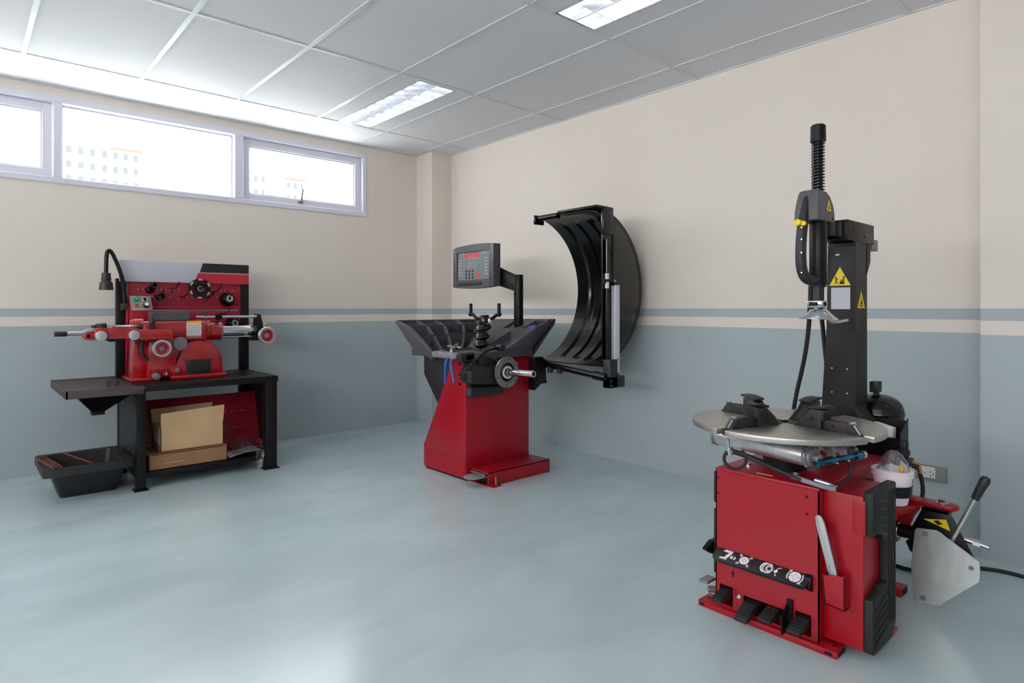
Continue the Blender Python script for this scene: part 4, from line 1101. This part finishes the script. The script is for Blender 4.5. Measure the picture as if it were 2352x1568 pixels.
    # side pod with bead-breaker pad
    p = M().prism([(-4.305, .030), (-4.425, .030), (-4.425, .512), (-4.305, .512)], 'x', -1.472, -1.245, .003)
    p.box(-1.4755, -1.472, -4.432, -4.395, .395, .50, .004)
    p = p.build('side_pod', RED, o)
    pd = M()
    pd.prism([(-1.47, .395), (-1.395, .39), (-1.375, .36), (-1.335, .36), (-1.335, .22), (-1.375, .22), (-1.395, .205), (-1.47, .195), (-1.47, .03), (-1.455, .022), (-1.30, .022), (-1.255, .065), (-1.255, .524), (-1.265, .530), (-1.46, .530), (-1.47, .522)], 'y', -4.452, -4.425, .004)
    for k in range(3): pd.box(-1.325 + .023 * k, -1.315 + .023 * k, -4.456, -4.45, .08, .51, .003)
    for k in range(5):
        for zb in (.40, .045):
            z = zb + .026 * k
            pd.poly([(-1.455, -4.450, z), (-1.455, -4.450, z + .010), (-1.34, -4.450, z - .020 + (.035 if zb < .1 else 0)), (-1.34, -4.450, z - .030 + (.035 if zb < .1 else 0))] if zb > .1 else [(-1.455, -4.450, z), (-1.455, -4.450, z + .010), (-1.34, -4.450, z + .036), (-1.34, -4.450, z + .026)], (0, -.005, 0), .0012)
    for x, z in ((-1.457, .505), (-1.457, .41), (-1.457, .18), (-1.457, .04)): pd.cyl((x, -4.4555, z), (x, -4.45, z), .006, n=10)
    pd.build('rubber_pad', RUB, p)
    pk = M().prism([(-4.318, .250), (-4.386, .263), (-4.386, .155), (-4.326, .160)], 'x', -1.517, -1.510, .001)
    pk.prism([(-4.318, .250), (-4.322, .250), (-4.330, .160), (-4.326, .160)], 'x', -1.517, -1.472).prism([(-4.383, .263), (-4.386, .263), (-4.386, .155), (-4.383, .155)], 'x', -1.517, -1.472).prism([(-4.326, .164), (-4.386, .159), (-4.386, .155), (-4.326, .160)], 'x', -1.517, -1.472)
    pk.build('lever_pocket', RED, p)
    # hub and turntable
    M().cyl((TX, TY, .52), (TX, TY, .60), .075, n=32).cyl((TX, TY, .60), (TX, TY, .665), .05, n=24).build('turntable_hub', BLK, o)
    A0 = R(76)
    e1 = Vector((math.cos(A0), math.sin(A0), 0)); e2 = Vector((-e1.y, e1.x, 0)); C0 = Vector((TX, TY, 0))
    RT, g = .325, .0165
    tb = M()
    for q in range(4):
        s1 = 1 if q in (0, 3) else -1; s2 = 1 if q in (0, 1) else -1
        a0 = math.asin(g / RT); pts = [(g, g)] + [(RT * math.cos(lerp(a0, math.pi / 2 - a0, k / 20)), RT * math.sin(lerp(a0, math.pi / 2 - a0, k / 20))) for k in range(21)]
        P = [C0 + e1 * (u * s1) + e2 * (v * s2) + Vector((0, 0, .666)) for u, v in pts]
        tb.poly(P, (0, 0, .019), .0015)
    tb = tb.build('turntable', TABLE, o)
    sl = M()
    for d, n in ((e1, e2), (e2, e1)):
        sl.poly([C0 + d * .30 + n * g + Vector((0, 0, .662)), C0 + d * .30 - n * g + Vector((0, 0, .662)), C0 - d * .30 - n * g + Vector((0, 0, .662)), C0 - d * .30 + n * g + Vector((0, 0, .662))], (0, 0, .008))
        sl.poly([C0 + d * .17 + n * .015 + Vector((0, 0, .66)), C0 + d * .17 - n * .015 + Vector((0, 0, .66)), C0 - d * .17 - n * .015 + Vector((0, 0, .66)), C0 - d * .17 + n * .015 + Vector((0, 0, .66))], (0, 0, .027))
    sl.build('jaw_slide', IRON, tb)
    for k in range(4):
        a = A0 + k * math.pi / 2; d = Vector((math.cos(a), math.sin(a), 0)); n = Vector((-d.y, d.x, 0))
        xf = Matrix(((d.x, n.x, 0, TX), (d.y, n.y, 0, TY), (0, 0, 1, .686), (0, 0, 0, 1)))
        j = M(xf)
        for s in (-1, 1):
            j.poly([(.052, s * .021 - .004, 0), (.165, s * .021 - .004, 0), (.165, s * .021 - .004, .062), (.125, s * .021 - .004, .066), (.098, s * .021 - .004, .034)], (0, .008, 0), .0015)
        j.poly([(.06, -.019, .002), (.16, -.019, .002), (.16, -.019, .045), (.125, -.019, .058), (.10, -.019, .03)], (0, .038, 0), .002)
        j.poly([(.112, -.026, .062), (.150, -.026, .068), (.182, -.026, .074), (.182, -.026, .080), (.148, -.026, .078), (.112, -.026, .070)], (0, .052, 0), .0015)
        j.box(.140, .172, -.023, .023, .028, .066, .003)
        j.box(.165, .250, -.017, .017, .0, .034, .004).poly([(.245, -.016, 0), (.292, -.016, -.004), (.262, -.016, .032), (.245, -.016, .033)], (0, .032, 0), .003)
        for u in (.035, .047, .057):
            for t_ in (-.012, 0, .012): j.cyl((.171, t_, u), (.175, t_, u), .003, n=6)
        j.cyl((.13, -.031, .035), (.13, .031, .035), .006, n=10).cyl((.20, -.020, .018), (.20, .020, .018), .005, n=10)
        j = j.build('jaw', IRON, tb)
        M(xf).cyl((.266, 0, .028), (.288, 0, .0), .005, n=10).cyl((.262, -.012, .034), (.262, .012, .034), .005, n=10).build('jaw_pin', CHR, j)
    # air cylinders under the table
    dd = -e1      # towards the viewer's right
    def cylr(off, s0, s1):
        b0 = C0 + e2 * off + Vector((0, 0, .606))
        cy = M().cyl(b0 + dd * s0, b0 + dd * s1, .035, n=36, b=.002).build('air_cylinder', ALU, o)
        M().cyl(b0 + dd * s1, b0 + dd * (s1 + .014), .039, n=32, b=.003).cyl(b0 + dd * (s1 + .012), b0 + dd * (s1 + .026), .033, n=28, b=.003).cyl(b0 + dd * (s1 + .02), b0 + dd * (s1 + .045), .015, n=20, b=.002).build('cylinder_cap', GREYM, cy)
        M().cyl(b0 + dd * s0, b0 + dd * (s0 - .010), .039, n=32, b=.003).build('cylinder_cap', GREYM, cy)
        for k in (35, 145, 225, 315):
            v = e2 * math.cos(R(k)) * .037 + Vector((0, 0, math.sin(R(k)) * .037))
            M().cyl(b0 + v + dd * (s0 - .016), b0 + v + dd * (s0 - .008), .006, n=10).cyl(b0 + v + dd * (s1 + .01), b0 + v + dd * (s1 + .02), .005, n=10).build('tie_bolt', CHR, cy)
        return b0
    b0 = cylr(.105, -.215, .175); b1 = cylr(-.10, -.20, .165)
    q0 = b0 + dd * .215 + e2 * .012 - Vector((0, 0, .012)); q1 = b1 + dd * .215 - e2 * .02 - Vector((0, 0, .012))
    pn = M().cyl(q0, q1, .011, n=18).cyl(q0, q0.lerp(q1, .1), .015, n=6).cyl(q0.lerp(q1, .82), q0.lerp(q1, .92), .017, n=16).cyl(q0.lerp(q1, .28), q0.lerp(q1, .33), .014, n=6)
    pn.build('link_pin', BLUEZ, o)
    M().cyl(q1, q1.lerp(q0, -.07), .014, n=16, b=.003).build('pin_nut', CHR, o)
    for t_ in (.40, .66):
        a = q0.lerp(q1, t_); up_ = a - dd * .035 + Vector((0, 0, .068))
        M().poly([a + dd * .014 - Vector((0, 0, .012)), a - dd * .014 - Vector((0, 0, .010)), up_ - dd * .03, up_ + dd * .012], e2 * .004, .0008).build('link_plate', STEEL, o)
    # hoses
    hs = M()
    cc = Vector((-1.615, -4.075, .592))
    lc = frame(cc, (.55, -.80, 0), (0, 0, 1)).to_3x3()
    hs.tube([cc + lc @ Vector((.036 * math.cos(R(a)), .034 * math.sin(R(a)), .0)) for a in range(100, 440, 20)] + [Vector((-1.60, -4.10, .61)), Vector((-1.59, -4.16, .588)), Vector((-1.585, -4.22, .572)), Vector((-1.58, -4.28, .556))], .0055, 8, 1)
    hs.build('air_hose', RUB, o)
    M().tube([(-1.56, -4.02, .605), (-1.565, -4.12, .592), (-1.57, -4.20, .570), (-1.57, -4.27, .556)], .009, 8, 1).build('hose_bundle', RUB, o)
    br = M().tube([(-1.575, -4.25, .562), (-1.572, -4.30, .553), (-1.565, -4.360, .545), (-1.555, -4.376, .545), (-1.548, -4.36, .550), (-1.545, -4.31, .555)], .0085, 10, 1)
    br.build('braided_hose', CHR, o)
    M().tube([(-1.55, -4.30, .55), (-1.53, -4.30, .53), (-1.50, -4.325, .527), (-1.46, -4.355, .535), (-1.42, -4.37, .56), (-1.40, -4.365, .595)], .0045, 8, 2).build('air_hose', RUB, o)
    M().cyl((-1.63, -4.055, .66), (-1.628, -4.06, .625), .006, n=10).cyl((-1.628, -4.06, .628), (-1.626, -4.063, .605), .010, n=8).build('hose_fitting', CHR, o)
    # column and swing arm
    cl = M().loft([[(-.845, -4.046, .52), (-.845, -4.182, .52), (-.70, -4.182, .52), (-.70, -4.046, .52)], [(-.838, -4.050, .70), (-.838, -4.181, .70), (-.70, -4.181, .70), (-.70, -4.050, .70)], [(-.83, -4.066, 1.02), (-.83, -4.18, 1.02), (-.70, -4.18, 1.02), (-.70, -4.066, 1.02)], [(-.83, -4.072, 1.378), (-.83, -4.18, 1.378), (-.70, -4.18, 1.378), (-.70, -4.072, 1.378)]])
    cl.prism([(-.71, 1.378), (-.66, 1.378), (-.66, 1.30), (-.70, 1.245), (-.71, 1.245)], 'y', -4.18, -4.075)
    cl.prism([(-4.18, .70), (-4.20, .66), (-4.225, .635), (-4.225, .52), (-4.16, .52), (-4.16, .70)], 'x', -.84, -.72, .004)
    cl = cl.build('column', BLK, o, ang=20)
    M().box(-.87, -.69, -4.23, -4.02, .50, .53, .003).build('column_foot', BLK, cl)
    b = M()
    for z in (.85, .75): b.cyl((-.837, -4.09, z), (-.834, -4.09, z), .003, n=8).cyl((-.837, -4.15, z), (-.834, -4.15, z), .003, n=8)
    b.build('column_screw', STEEL, cl)
    def warn(xf, w_, h_, name, parent, kind):
        t_ = decal(xf, [[(0, 0), (w_, 0), (w_ / 2, h_)]], .0008).build(name, YEL, parent, 'yellow warning triangle')
        s = w_ / .084
        if kind == 'bench':
            ps = [circ(.026 * s, .034 * s, .0035 * s, 10), seg2((.026 * s, .031 * s), (.028 * s, .018 * s), .005 * s), seg2((.027 * s, .028 * s), (.038 * s, .026 * s), .0025 * s), seg2((.028 * s, .019 * s), (.022 * s, .006 * s), .003 * s), seg2((.028 * s, .019 * s), (.034 * s, .006 * s), .003 * s),
                  rect(.041 * s, .060 * s, .006 * s, .018 * s), [(.042 * s, .020 * s), (.058 * s, .020 * s), (.060 * s, .026 * s), (.048 * s, .024 * s)], seg2((.056 * s, .022 * s), (.060 * s, .036 * s), .0035 * s), seg2((.052 * s, .034 * s), (.064 * s, .038 * s), .003 * s)]
        elif kind == 'hand':
            ps = [rect(w_ * .28, w_ * .72, h_ * .10, h_ * .16), [(w_ * .36, h_ * .2), (w_ * .66, h_ * .2), (w_ * .56, h_ * .42), (w_ * .44, h_ * .38)], seg2((w_ * .5, h_ * .4), (w_ * .52, h_ * .60), w_ * .06), seg2((w_ * .58, h_ * .28), (w_ * .66, h_ * .38), w_ * .05)]
        else:
            ps = [[(w_ * .40, h_ * .12), (w_ * .56, h_ * .12), (w_ * .56, h_ * .38), (w_ * .40, h_ * .38)], [(w_ * .58, h_ * .2), (w_ * .70, h_ * .2), (w_ * .64, h_ * .3)], seg2((w_ * .48, h_ * .4), (w_ * .52, h_ * .56), w_ * .06)]
        decal(frame(xf @ Vector((0, 0, .0008)), xf.to_3x3() @ Vector((1, 0, 0)), xf.to_3x3() @ Vector((0, 1, 0))), ps, .0004).build('warning_pictogram', INK, t_)
    warn(frame((-.8312, -4.078, 1.196), (0, -1, 0), (0, 0, 1)), .084, .078, 'warning_sticker', cl, 'bench')
    warn(frame((-.812, -4.1805, 1.102), (1, 0, 0), (0, 0, 1)), .084, .072, 'warning_sticker', cl, 'hand')
    M().box(-.8315, -.830, -4.160, -4.085, 1.098, 1.188).build('blank_plate', LGREY, cl, 'blank pale grey plate')
    M().ball((-.8305, -4.11, 1.325), .008, (.1, 1.2, .5)).build('column_scratch', LGREY, cl)
    ar = M().box(-.92, -.625, -4.183, -4.075, 1.376, 1.458, .003).box(-.84, -.70, -4.178, -4.08, 1.36, 1.38)
    ar = ar.build('top_arm', BLK, o)
    b = M().cyl((-.86, -4.1845, 1.42), (-.86, -4.182, 1.42), .004, n=8).cyl((-.74, -4.1845, 1.40), (-.74, -4.182, 1.40), .004, n=8)
    b.build('arm_screw', DARK, ar)
    M().box(-.625, -.555, -4.176, -4.10, 1.352, 1.40, .002).build('rear_stop', GREY, ar)
    M().cyl((-.97, -4.125, 1.385), (-.97, -4.125, 1.445), .05, n=24).box(-1.05, -.90, -4.165, -4.09, 1.385, 1.445, .005).build('arm_knuckle', BLK, ar)
    # vertical head: cowl, tube, handle, hexagonal shaft, mount head
    HX, HY = -1.10, -4.14
    def lp(x0, x1, y0, y1, z): return [(x0, y0, z), (x1, y0, z), (x1, y1, z), (x0, y1, z)]
    hd = M().loft([lp(-1.185, -1.025, -4.172, -4.086, 1.435), lp(-1.185, -1.027, -4.172, -4.087, 1.47), lp(-1.183, -1.04, -4.172, -4.092, 1.50), lp(-1.181, -1.07, -4.172, -4.098, 1.53), lp(-1.178, -1.10, -4.171, -4.104, 1.545), lp(-1.17, -1.12, -4.165, -4.115, 1.549)])
    hd = hd.build('head_cowl', PLA2, o, ang=25)
    warn(frame((-1.105, -4.1725, 1.474), (1, 0, 0), (0, 0, 1)), .045, .046, 'warning_sticker', hd, 'tool')
    M().cyl((-1.045, -4.1735, 1.447), (-1.045, -4.171, 1.447), .005, n=10).build('cowl_screw', DARK, hd)
    M().cyl((HX, HY, 1.19), (HX, HY, 1.44), .0315, n=36, b=.003).cyl((HX, HY, 1.183), (HX, HY, 1.195), .029, n=32).build('head_tube', BLK, o)
    hn = M().tube([(-1.176, -4.128, 1.525), (-1.186, -4.122, 1.45), (-1.196, -4.117, 1.38), (-1.198, -4.115, 1.30), (-1.194, -4.117, 1.245), (-1.178, -4.126, 1.212), (-1.145, -4.138, 1.206), (-1.115, -4.14, 1.215)], lambda t: min(.0195, .008 + .05 * t) if t < .85 else .017, 14, 2)
    hn = hn.build('head_handle', PLA, o)
    M().cyl((-1.20, -4.115, 1.424), (-1.226, -4.113, 1.424), .0125, n=20, b=.004).cyl((-1.20, -4.128, 1.420), (-1.215, -4.131, 1.420), .010, n=16, b=.003).build('yellow_button', YEL, hn, 'yellow thumb button')
    b = M()
    for z in (1.405, 1.36, 1.31, 1.235): b.cyl((-1.2165, -4.126, z), (-1.205, -4.126, z), .0026, n=8)
    b.build('handle_screw', CHR, hn)
    M().cyl((HX, HY, 1.128), (HX, HY, 1.19), .0225, n=6).build('hexagonal_shaft', IRON, o)
    M().cyl((HX, HY, 1.545), (HX, HY, 1.76), .0165, n=24).build('spring_rod', BLKG, o)
    sp = M().tube([(HX + .0225 * math.cos(2 * math.pi * i / 14), HY + .0225 * math.sin(2 * math.pi * i / 14), 1.548 + .0000001 + (1.748 - 1.548) * i / (14 * 17)) for i in range(14 * 17 + 1)], .0026, 6)
    sp.build('spring', BLKG, o)
    M().lathe([(0, .066), (.022, .065), (.027, .060), (.028, .0), (.0, .0)], (HX, HY, 1.743), (0, 0, 1), 32).build('top_cap', BLK, o)
    mh = M().box(HX - .034, HX + .028, HY - .026, HY + .028, 1.104, 1.131, .003)
    mh = mh.build('shaft_clamp', CHR, o)
    M().box(HX - .0348, HX - .032, HY - .012, HY + .020, 1.110, 1.125).box(HX - .016, HX + .010, HY - .0268, HY - .024, 1.110, 1.125).build('clamp_slot', DARK, mh)
    # duck-bill head: saddle along the camera-facing direction, with an upturned toe at the right
    t1 = Vector((.55, -.835, 0)).normalized(); t2 = Vector((t1.y, -t1.x, 0))
    def sec(s, zt, zb, w_):
        p = Vector((HX - .002, HY, 0)) + t1 * s
        return [p + t2 * (w_ * math.cos(R(a))) + Vector((0, 0, zb + (zt - zb) * math.sin(R(a)))) for a in range(0, 181, 20)] + [p + Vector((0, 0, zb - .002))]
    dk = M().loft([sec(-.070, 1.0655, 1.063, .006), sec(-.058, 1.068, 1.062, .018), sec(-.046, 1.073, 1.061, .028), sec(-.036, 1.083, 1.060, .035), sec(-.029, 1.096, 1.060, .039), sec(-.020, 1.107, 1.060, .041), sec(0, 1.110, 1.060, .042), sec(.018, 1.107, 1.059, .041), sec(.030, 1.098, 1.058, .038), sec(.042, 1.086, 1.056, .034), sec(.056, 1.073, 1.054, .026), sec(.070, 1.063, 1.052, .014)])
    dk.tube([Vector((HX, HY, 1.060)) + t1 * .042, Vector((HX, HY, 1.050)) + t1 * .05, Vector((HX, HY, 1.048)) + t1 * .065, Vector((HX, HY, 1.052)) + t1 * .085, Vector((HX, HY, 1.056)) + t1 * .105], lambda t: .011 - .005 * t, 12, 2)
    dk.build('mount_head', CHR, o, ang=60)
    for pts in ([(-1.10, -4.112, 1.19), (-1.09, -4.105, 1.10), (-1.05, -4.08, .98), (-.99, -4.035, .86), (-.95, -3.99, .74), (-.92, -3.96, .62), (-.90, -3.96, .50)], [(-.90, -4.06, 1.36), (-.86, -4.035, 1.20), (-.80, -4.035, 1.06), (-.76, -4.03, .94), (-.73, -4.03, .82), (-.72, -4.03, .66), (-.72, -4.03, .52)]):
        M().tube(pts, .0085, 10, 2).build('arm_hose', RUB, o)
    # air tank, document box, filter regulator behind
    tk = M().lathe([(0, .728), (.03, .726), (.055, .719), (.076, .706), (.091, .688), (.098, .668), (.100, .655), (.102, .650), (.102, .642), (.100, .638), (.100, .14), (.08, .11), (0, .10)], (-.585, -4.185, 0), (0, 0, 1), 40)
    tk = tk.build('air_tank', BLKG, o)
    M().box(-.63, -.58, -4.20, -4.165, .738, .785, .003).cyl((-.605, -4.185, .71), (-.605, -4.185, .74), .012, n=14).build('pressure_switch', PLA, tk)
    M().box(-.70, -.60, -4.25, -4.12, .1, .14).box(-.86, -.60, -4.20, -4.08, .03, .10).build('tank_bracket', BLK, o)
    bx = M(); 
    bx.box(-.80, -.70, -4.33, -4.165, .500, .504).box(-.80, -.797, -4.33, -4.165, .50, .585).box(-.703, -.70, -4.33, -4.165, .50, .645).box(-.80, -.70, -4.168, -4.165, .50, .62)
    bx.prism([(-.80, .50), (-.80, .585), (-.80, .600), (-.70, .655), (-.70, .50)], 'y', -4.333, -4.330)
    bx.build('document_box', BLK, o)
    fr = M().cyl((-.80, -4.345, .45), (-.80, -4.345, .53), .018, n=16).box(-.825, -.775, -4.375, -4.325, .485, .515, .005).cyl((-.80, -4.345, .525), (-.80, -4.345, .545), .022, n=20, b=.003).cyl((-.80, -4.345, .545), (-.80, -4.345, .578), .0165, n=20, b=.003)
    fr.cyl((-.80, -4.375, .49), (-.80, -4.395, .482), .010, n=10).cyl((-.80, -4.365, .47), (-.80, -4.365, .42), .012, n=12)
    fr = fr.build('air_regulator', PLA, o)
    M().cyl((-.82, -4.318, .50), (-.82, -4.318, .535), .009, n=10).cyl((-.83, -4.335, .49), (-.83, -4.335, .52), .009, n=10).build('regulator_cup', RUST, fr)
    M().cyl((-.80, -4.372, .500), (-.80, -4.40, .492), .008, n=10).cyl((-.80, -4.395, .494), (-.80, -4.402, .462), .008, n=10).build('brass_fitting', BRASS, fr)
    M().tube([(-.80, -4.40, .465), (-.80, -4.412, .41), (-.80, -4.405, .35), (-.82, -4.37, .28), (-.86, -4.32, .24)], .0075, 10, 2).tube([(-.80, -4.362, .43), (-.80, -4.362, .36), (-.82, -4.345, .30)], .007, 8, 1).build('regulator_hose', RUB, fr)
    # bead breaker: red arm, black head, steel blade, lever
    ar = M().prism([(-1.08, -4.30), (-1.04, -4.405), (-.93, -4.435), (-.88, -4.40), (-.86, -4.30)], 'z', .355, .372, .003)
    ar.prism([(-4.30, .215), (-4.30, .372), (-4.405, .372), (-4.38, .31), (-4.35, .25)], 'x', -1.06, -1.04, .002).prism([(-4.30, .215), (-4.30, .372), (-4.42, .372), (-4.38, .25)], 'x', -.885, -.865, .002)
    tip = [(-.925, -4.36)] + [(-.89 + .034 * math.cos(R(a)), -4.512 + .034 * math.sin(R(a))) for a in range(180, 361, 20)] + [(-.856, -4.36)]
    ar.prism(tip, 'z', .372, .388, .003)
    ar = ar.build('bead_breaker_arm', RED, o)
    M().cyl((-.89, -4.495, .388), (-.89, -4.495, .391), .021, n=24).cyl((-.89, -4.495, .391), (-.89, -4.495, .402), .013, n=6).build('pivot_bolt', CHR, ar)
    bh = M().prism([(-4.445, .372), (-4.525, .372), (-4.60, .225), (-4.605, .19), (-4.43, .19), (-4.40, .27)], 'x', -.935, -.925, .001)
    bh.box(-.935, -.86, -4.525, -4.44, .362, .371).cyl((-.945, -4.365, .272), (-.945, -4.45, .272), .024, n=24).tube([(-.95, -4.40, .285), (-.965, -4.43, .292), (-.955, -4.46, .29)], .012, 8, 1)
    bh.prism([(-4.395, .24), (-4.43, .26), (-4.45, .20), (-4.41, .205)], 'x', -.96, -.93, .004)
    bh = bh.build('bead_breaker_head', BLK, o)
    t_ = M().poly([(-.9362, -4.447, .330), (-.9362, -4.517, .344), (-.9362, -4.530, .306)], (-.0008, 0, 0)).build('warning_sticker', YEL, bh, 'yellow warning triangle')
    M().poly([(-.9371, -4.478, .330), (-.9371, -4.492, .336), (-.9371, -4.508, .325), (-.9371, -4.492, .319)], (-.0004, 0, 0)).build('warning_pictogram', INK, t_)
    M().cyl((-.945, -4.362, .272), (-.945, -4.372, .272), .030, n=28, b=.002).build('collar_ring', CHR, bh)
    bl = [(-4.431, .293), (-4.436, .302), (-4.495, .309), (-4.506, .305), (-4.62, .233), (-4.623, .20), (-4.620, .165), (-4.505, .045), (-4.498, .041), (-4.432, .034), (-4.426, .042), (-4.420, .17)]
    grid = []
    blade = M()
    def bend(y): return -.972 - .008 * max(0, (y + 4.455) / .03) ** 2
    blade.loft([[(bend(y), y, z) for y, z in bl], [(bend(y) + .005, y, z) for y, z in bl]])
    blade = blade.build('bead_breaker_blade', STEEL, o, 'bare steel blade')
    hl = M()
    for y, z, r_ in ((-4.462, .289, .0085), (-4.456, .056, .0095), (-4.598, .206, .008)):
        hl.cyl((-.9800 if y > -4.5 else -.9728, y, z), (-.968, y, z), r_, n=18)
    hl.build('blade_hole', WORN, blade)
    M().cyl((-.965, -4.47, .25), (-.935, -4.47, .25), .02, n=16).build('blade_mount', BLK, blade)
    lv = M().cyl((-.945, -4.53, .262), (-.945, -4.611, .458), .0082, n=16).build('release_lever', STEEL, o)
    M().lathe([(0, -.002), (.0125, 0), (.0145, .05), (.0165, .075), (.012, .087), (0, .091)], (-.945, -4.603, .440), (0, -.381, .925), 24).build('lever_grip', PLA, lv)
    M().cyl((-.915, -4.565, .283), (-.915, -4.60, .279), .011, n=16).cyl((-.915, -4.592, .280), (-.915, -4.614, .277), .013, n=6).cyl((-.915, -4.614, .277), (-.915, -4.638, .273), .0095, n=16).build('stop_bolt', CHR, o)
    # ring that carries the soap bucket
    BX, BY = -1.09, -4.392
    ring = M().lathe([(.0565, .440), (.059, .440), (.0610, .478), (.0590, .478), (.0565, .440)], (BX, BY, 0), (0, 0, 1), 40)
    ring.poly([(-1.245, -4.36, .478), (BX - .03, -4.34, .478), (BX - .03, -4.34, .445), (-1.245, -4.36, .445)], (0, .002, 0))
    ring.box(BX - .01, BX + .02, -4.325, -4.303, .445, .475)
    ring.build('bucket_ring', BLK, o)
tyre_changer()

def soap_bucket():
    BX, BY = -1.09, -4.392
    o = thing('soap_bucket', 'small white plastic bucket held in the black ring beside the rubber pad', 'bucket', (BX, BY, .408))
    m = M().lathe([(0, .410), (.042, .408), (.046, .41), (.056, .455), (.061, .505), (.065, .506), (.0665, .512), (.065, .517), (.0665, .521), (.0665, .53), (.063, .531), (.061, .524), (.055, .46), (.043, .414), (0, .414)], (BX, BY, 0), (0, 0, 1), 48)
    m.build('bucket_shell', WPLA, o)
soap_bucket()
BX, BY = -1.09, -4.392
pk = thing('packet', 'clear packet with white card and an orange tip sticking up inside the white bucket', 'packet', (BX, BY, .5))
random.seed(11)
M().poly([(BX - .02, BY + .01, .47), (BX - .01, BY - .035, .47), (BX - .005, BY - .05, .535), (BX - .03, BY + .0, .555)], (.004, .001, 0)).poly([(BX + .02, BY - .01, .47), (BX + .01, BY - .055, .47), (BX + .01, BY - .06, .53), (BX + .02, BY - .02, .56)], (.004, .001, 0)).poly([(BX - .03, BY - .04, .52), (BX + .03, BY + .02, .53), (BX + .04, BY - .03, .53), (BX, BY - .06, .52)], (0, 0, .003)).build('white_card', PAPER, pk)
M().cyl((BX - .03, BY - .035, .51), (BX - .03, BY - .037, .552), .010, .005, n=12).build('orange_tip', YELO, pk)
g = []
for i in range(8):
    row = []
    for j in range(8):
        u, v = i / 7 * 2 - 1, j / 7 * 2 - 1
        row.append((BX + .045 * u + random.uniform(-.005, .005), BY - .005 + .05 * v + random.uniform(-.005, .005), .53 + .065 * max(0, 1 - (u * u + v * v)) + random.uniform(-.006, .006)))
    g.append(row)
M().sheet(g, .0006).build('film', POLY, pk, ang=15)

def tyre_lever():
    xf = frame((-1.500, -4.366, .180), (.0, -.975, .22), (-.05, .16, .98))
    m = M(xf).poly([(-.013, 0, 0), (.013, 0, 0), (.0145, .24, 0), (.010, .262, .004), (0, .268, .006), (-.010, .262, .004), (-.0145, .24, 0)], (0, 0, .006), .002)
    o = thing('tyre_lever', 'flat steel tyre lever standing in the red pocket on the tyre changer', 'tyre lever', (-1.49, -4.35, .18))
    b = m.build('bar', STEEL, o)
    xs = frame(xf @ Vector((0, .085, .0062)), xf.to_3x3() @ Vector((0, 1, 0)), xf.to_3x3() @ Vector((-1, 0, 0)))
    tx = []
    for row, x1 in ((.003, .07), (-.004, .05)):
        x = 0
        while x < x1:
            w_ = random.uniform(.003, .006); tx.append(rect(x, x + w_, row, row + .003)); x += w_ + .0018
    decal(xs, tx, .0004).build('stamped_marks', WORN, b)
tyre_lever()
tag(M().prism([(-4.30, .52), (-4.30, .618), (-4.24, .632), (-4.19, .636), (-4.19, .52)], 'x', -.785, -.735, .003).build('white_carton', PAPER, loc=(-.76, -4.25, .51)), 'white carton standing in the black box behind the turntable', 'carton')

# ================================================================ wall socket, cable on the floor, far buildings
def power_outlet():
    o = thing('power_outlet', 'grey wall socket plate with a white double outlet low on the right wall', 'power outlet', (0, -4.24, .29))
    M().box(-.012, -.001, -4.302, -4.17, .252, .328, .002).build('cover_plate', GREY, o)
    i_ = M().box(-.0155, -.011, -4.258, -4.186, .268, .312, .0015).build('socket_insert', LABELW, o)
    M().box(-.0155, -.011, -4.256, -4.190, .312, .322, .001).build('name_strip', LABELW, o)
    s = M()
    for yc in (-4.202, -4.238):
        for dy, dz in ((0, .008), (0, -.010), (-.012, 0)): s.box(-.0160, -.0152, yc + dy - .002, yc + dy + .002, .290 + dz - .003, .290 + dz + .003)
    s.build('socket_slots', DARK, i_)
power_outlet()
tag(M().tube([(-.45, -3.98, .008), (-.53, -4.12, .008), (-.603, -4.242, .008), (-.61, -4.33, .008), (-.52, -4.42, .008), (-.42, -4.47, .008), (-.366, -4.503, .008), (-.335, -4.571, .008), (-.335, -4.645, .008), (-.36, -4.80, .008), (-.45, -5.1, .008), (-.7, -5.6, .008)], .0075, 10, 3).build('power_cable', RUB, loc=(-.45, -4.6, 0)), 'black power cable lying across the floor behind the steel bead-breaker blade', 'cable')

def building(name, label, x, y, w, d, z0, z1, wall, rows, cols, win, trim=None):
    o = thing(name, label, 'building', (x, y, z0))
    M().box(x - w / 2, x + w / 2, y - d / 2, y + d / 2, z0, z1).build('walls', wall, o)
    for i in range(rows):
        for j in range(cols):
            wx = x - w / 2 + w * (j + .5) / cols; wz = z1 - (z1 - z0) * (i + .6) / rows
            M().box(wx - w / cols * .22, wx + w / cols * .22, y - d / 2 - .12, y - d / 2 + .02, wz - .55, wz + .55).build('window', win, o)
    if trim: M().box(x - w / 2 - .3, x + w / 2 + .3, y - d / 2 - .3, y + d / 2 + .3, z1 - .5, z1).build('roof_edge', trim, o)
BW = mat('far_wall', (250, 250, 250), 0.8, vary=0.01); BG = mat('far_window', (60, 62, 66), 0.5, vary=0.05); BR_ = mat('far_trim', (160, 66, 56), 0.6, vary=0.05)
building('building', 'pale tower block with grey windows seen at left in the middle window', 12.3, 120, 6.5, 6, 0, 28.2, BW, 12, 4, BG)
building('building', 'pale block with an orange-red roof edge seen in the middle window', 17.9, 120, 4.4, 5, 0, 28.3, BW, 12, 3, BG, BR_)
building('building', 'narrow pale block with grey windows nearest the left edge of the right-hand window', 39.6, 120, 4.2, 5, 0, 27.8, BW, 11, 3, BG)
building('building', 'pale block with a thin orange-red roof edge seen in the right-hand window', 47.4, 120, 4.0, 5, 0, 27.4, BW, 11, 3, BG, BR_)
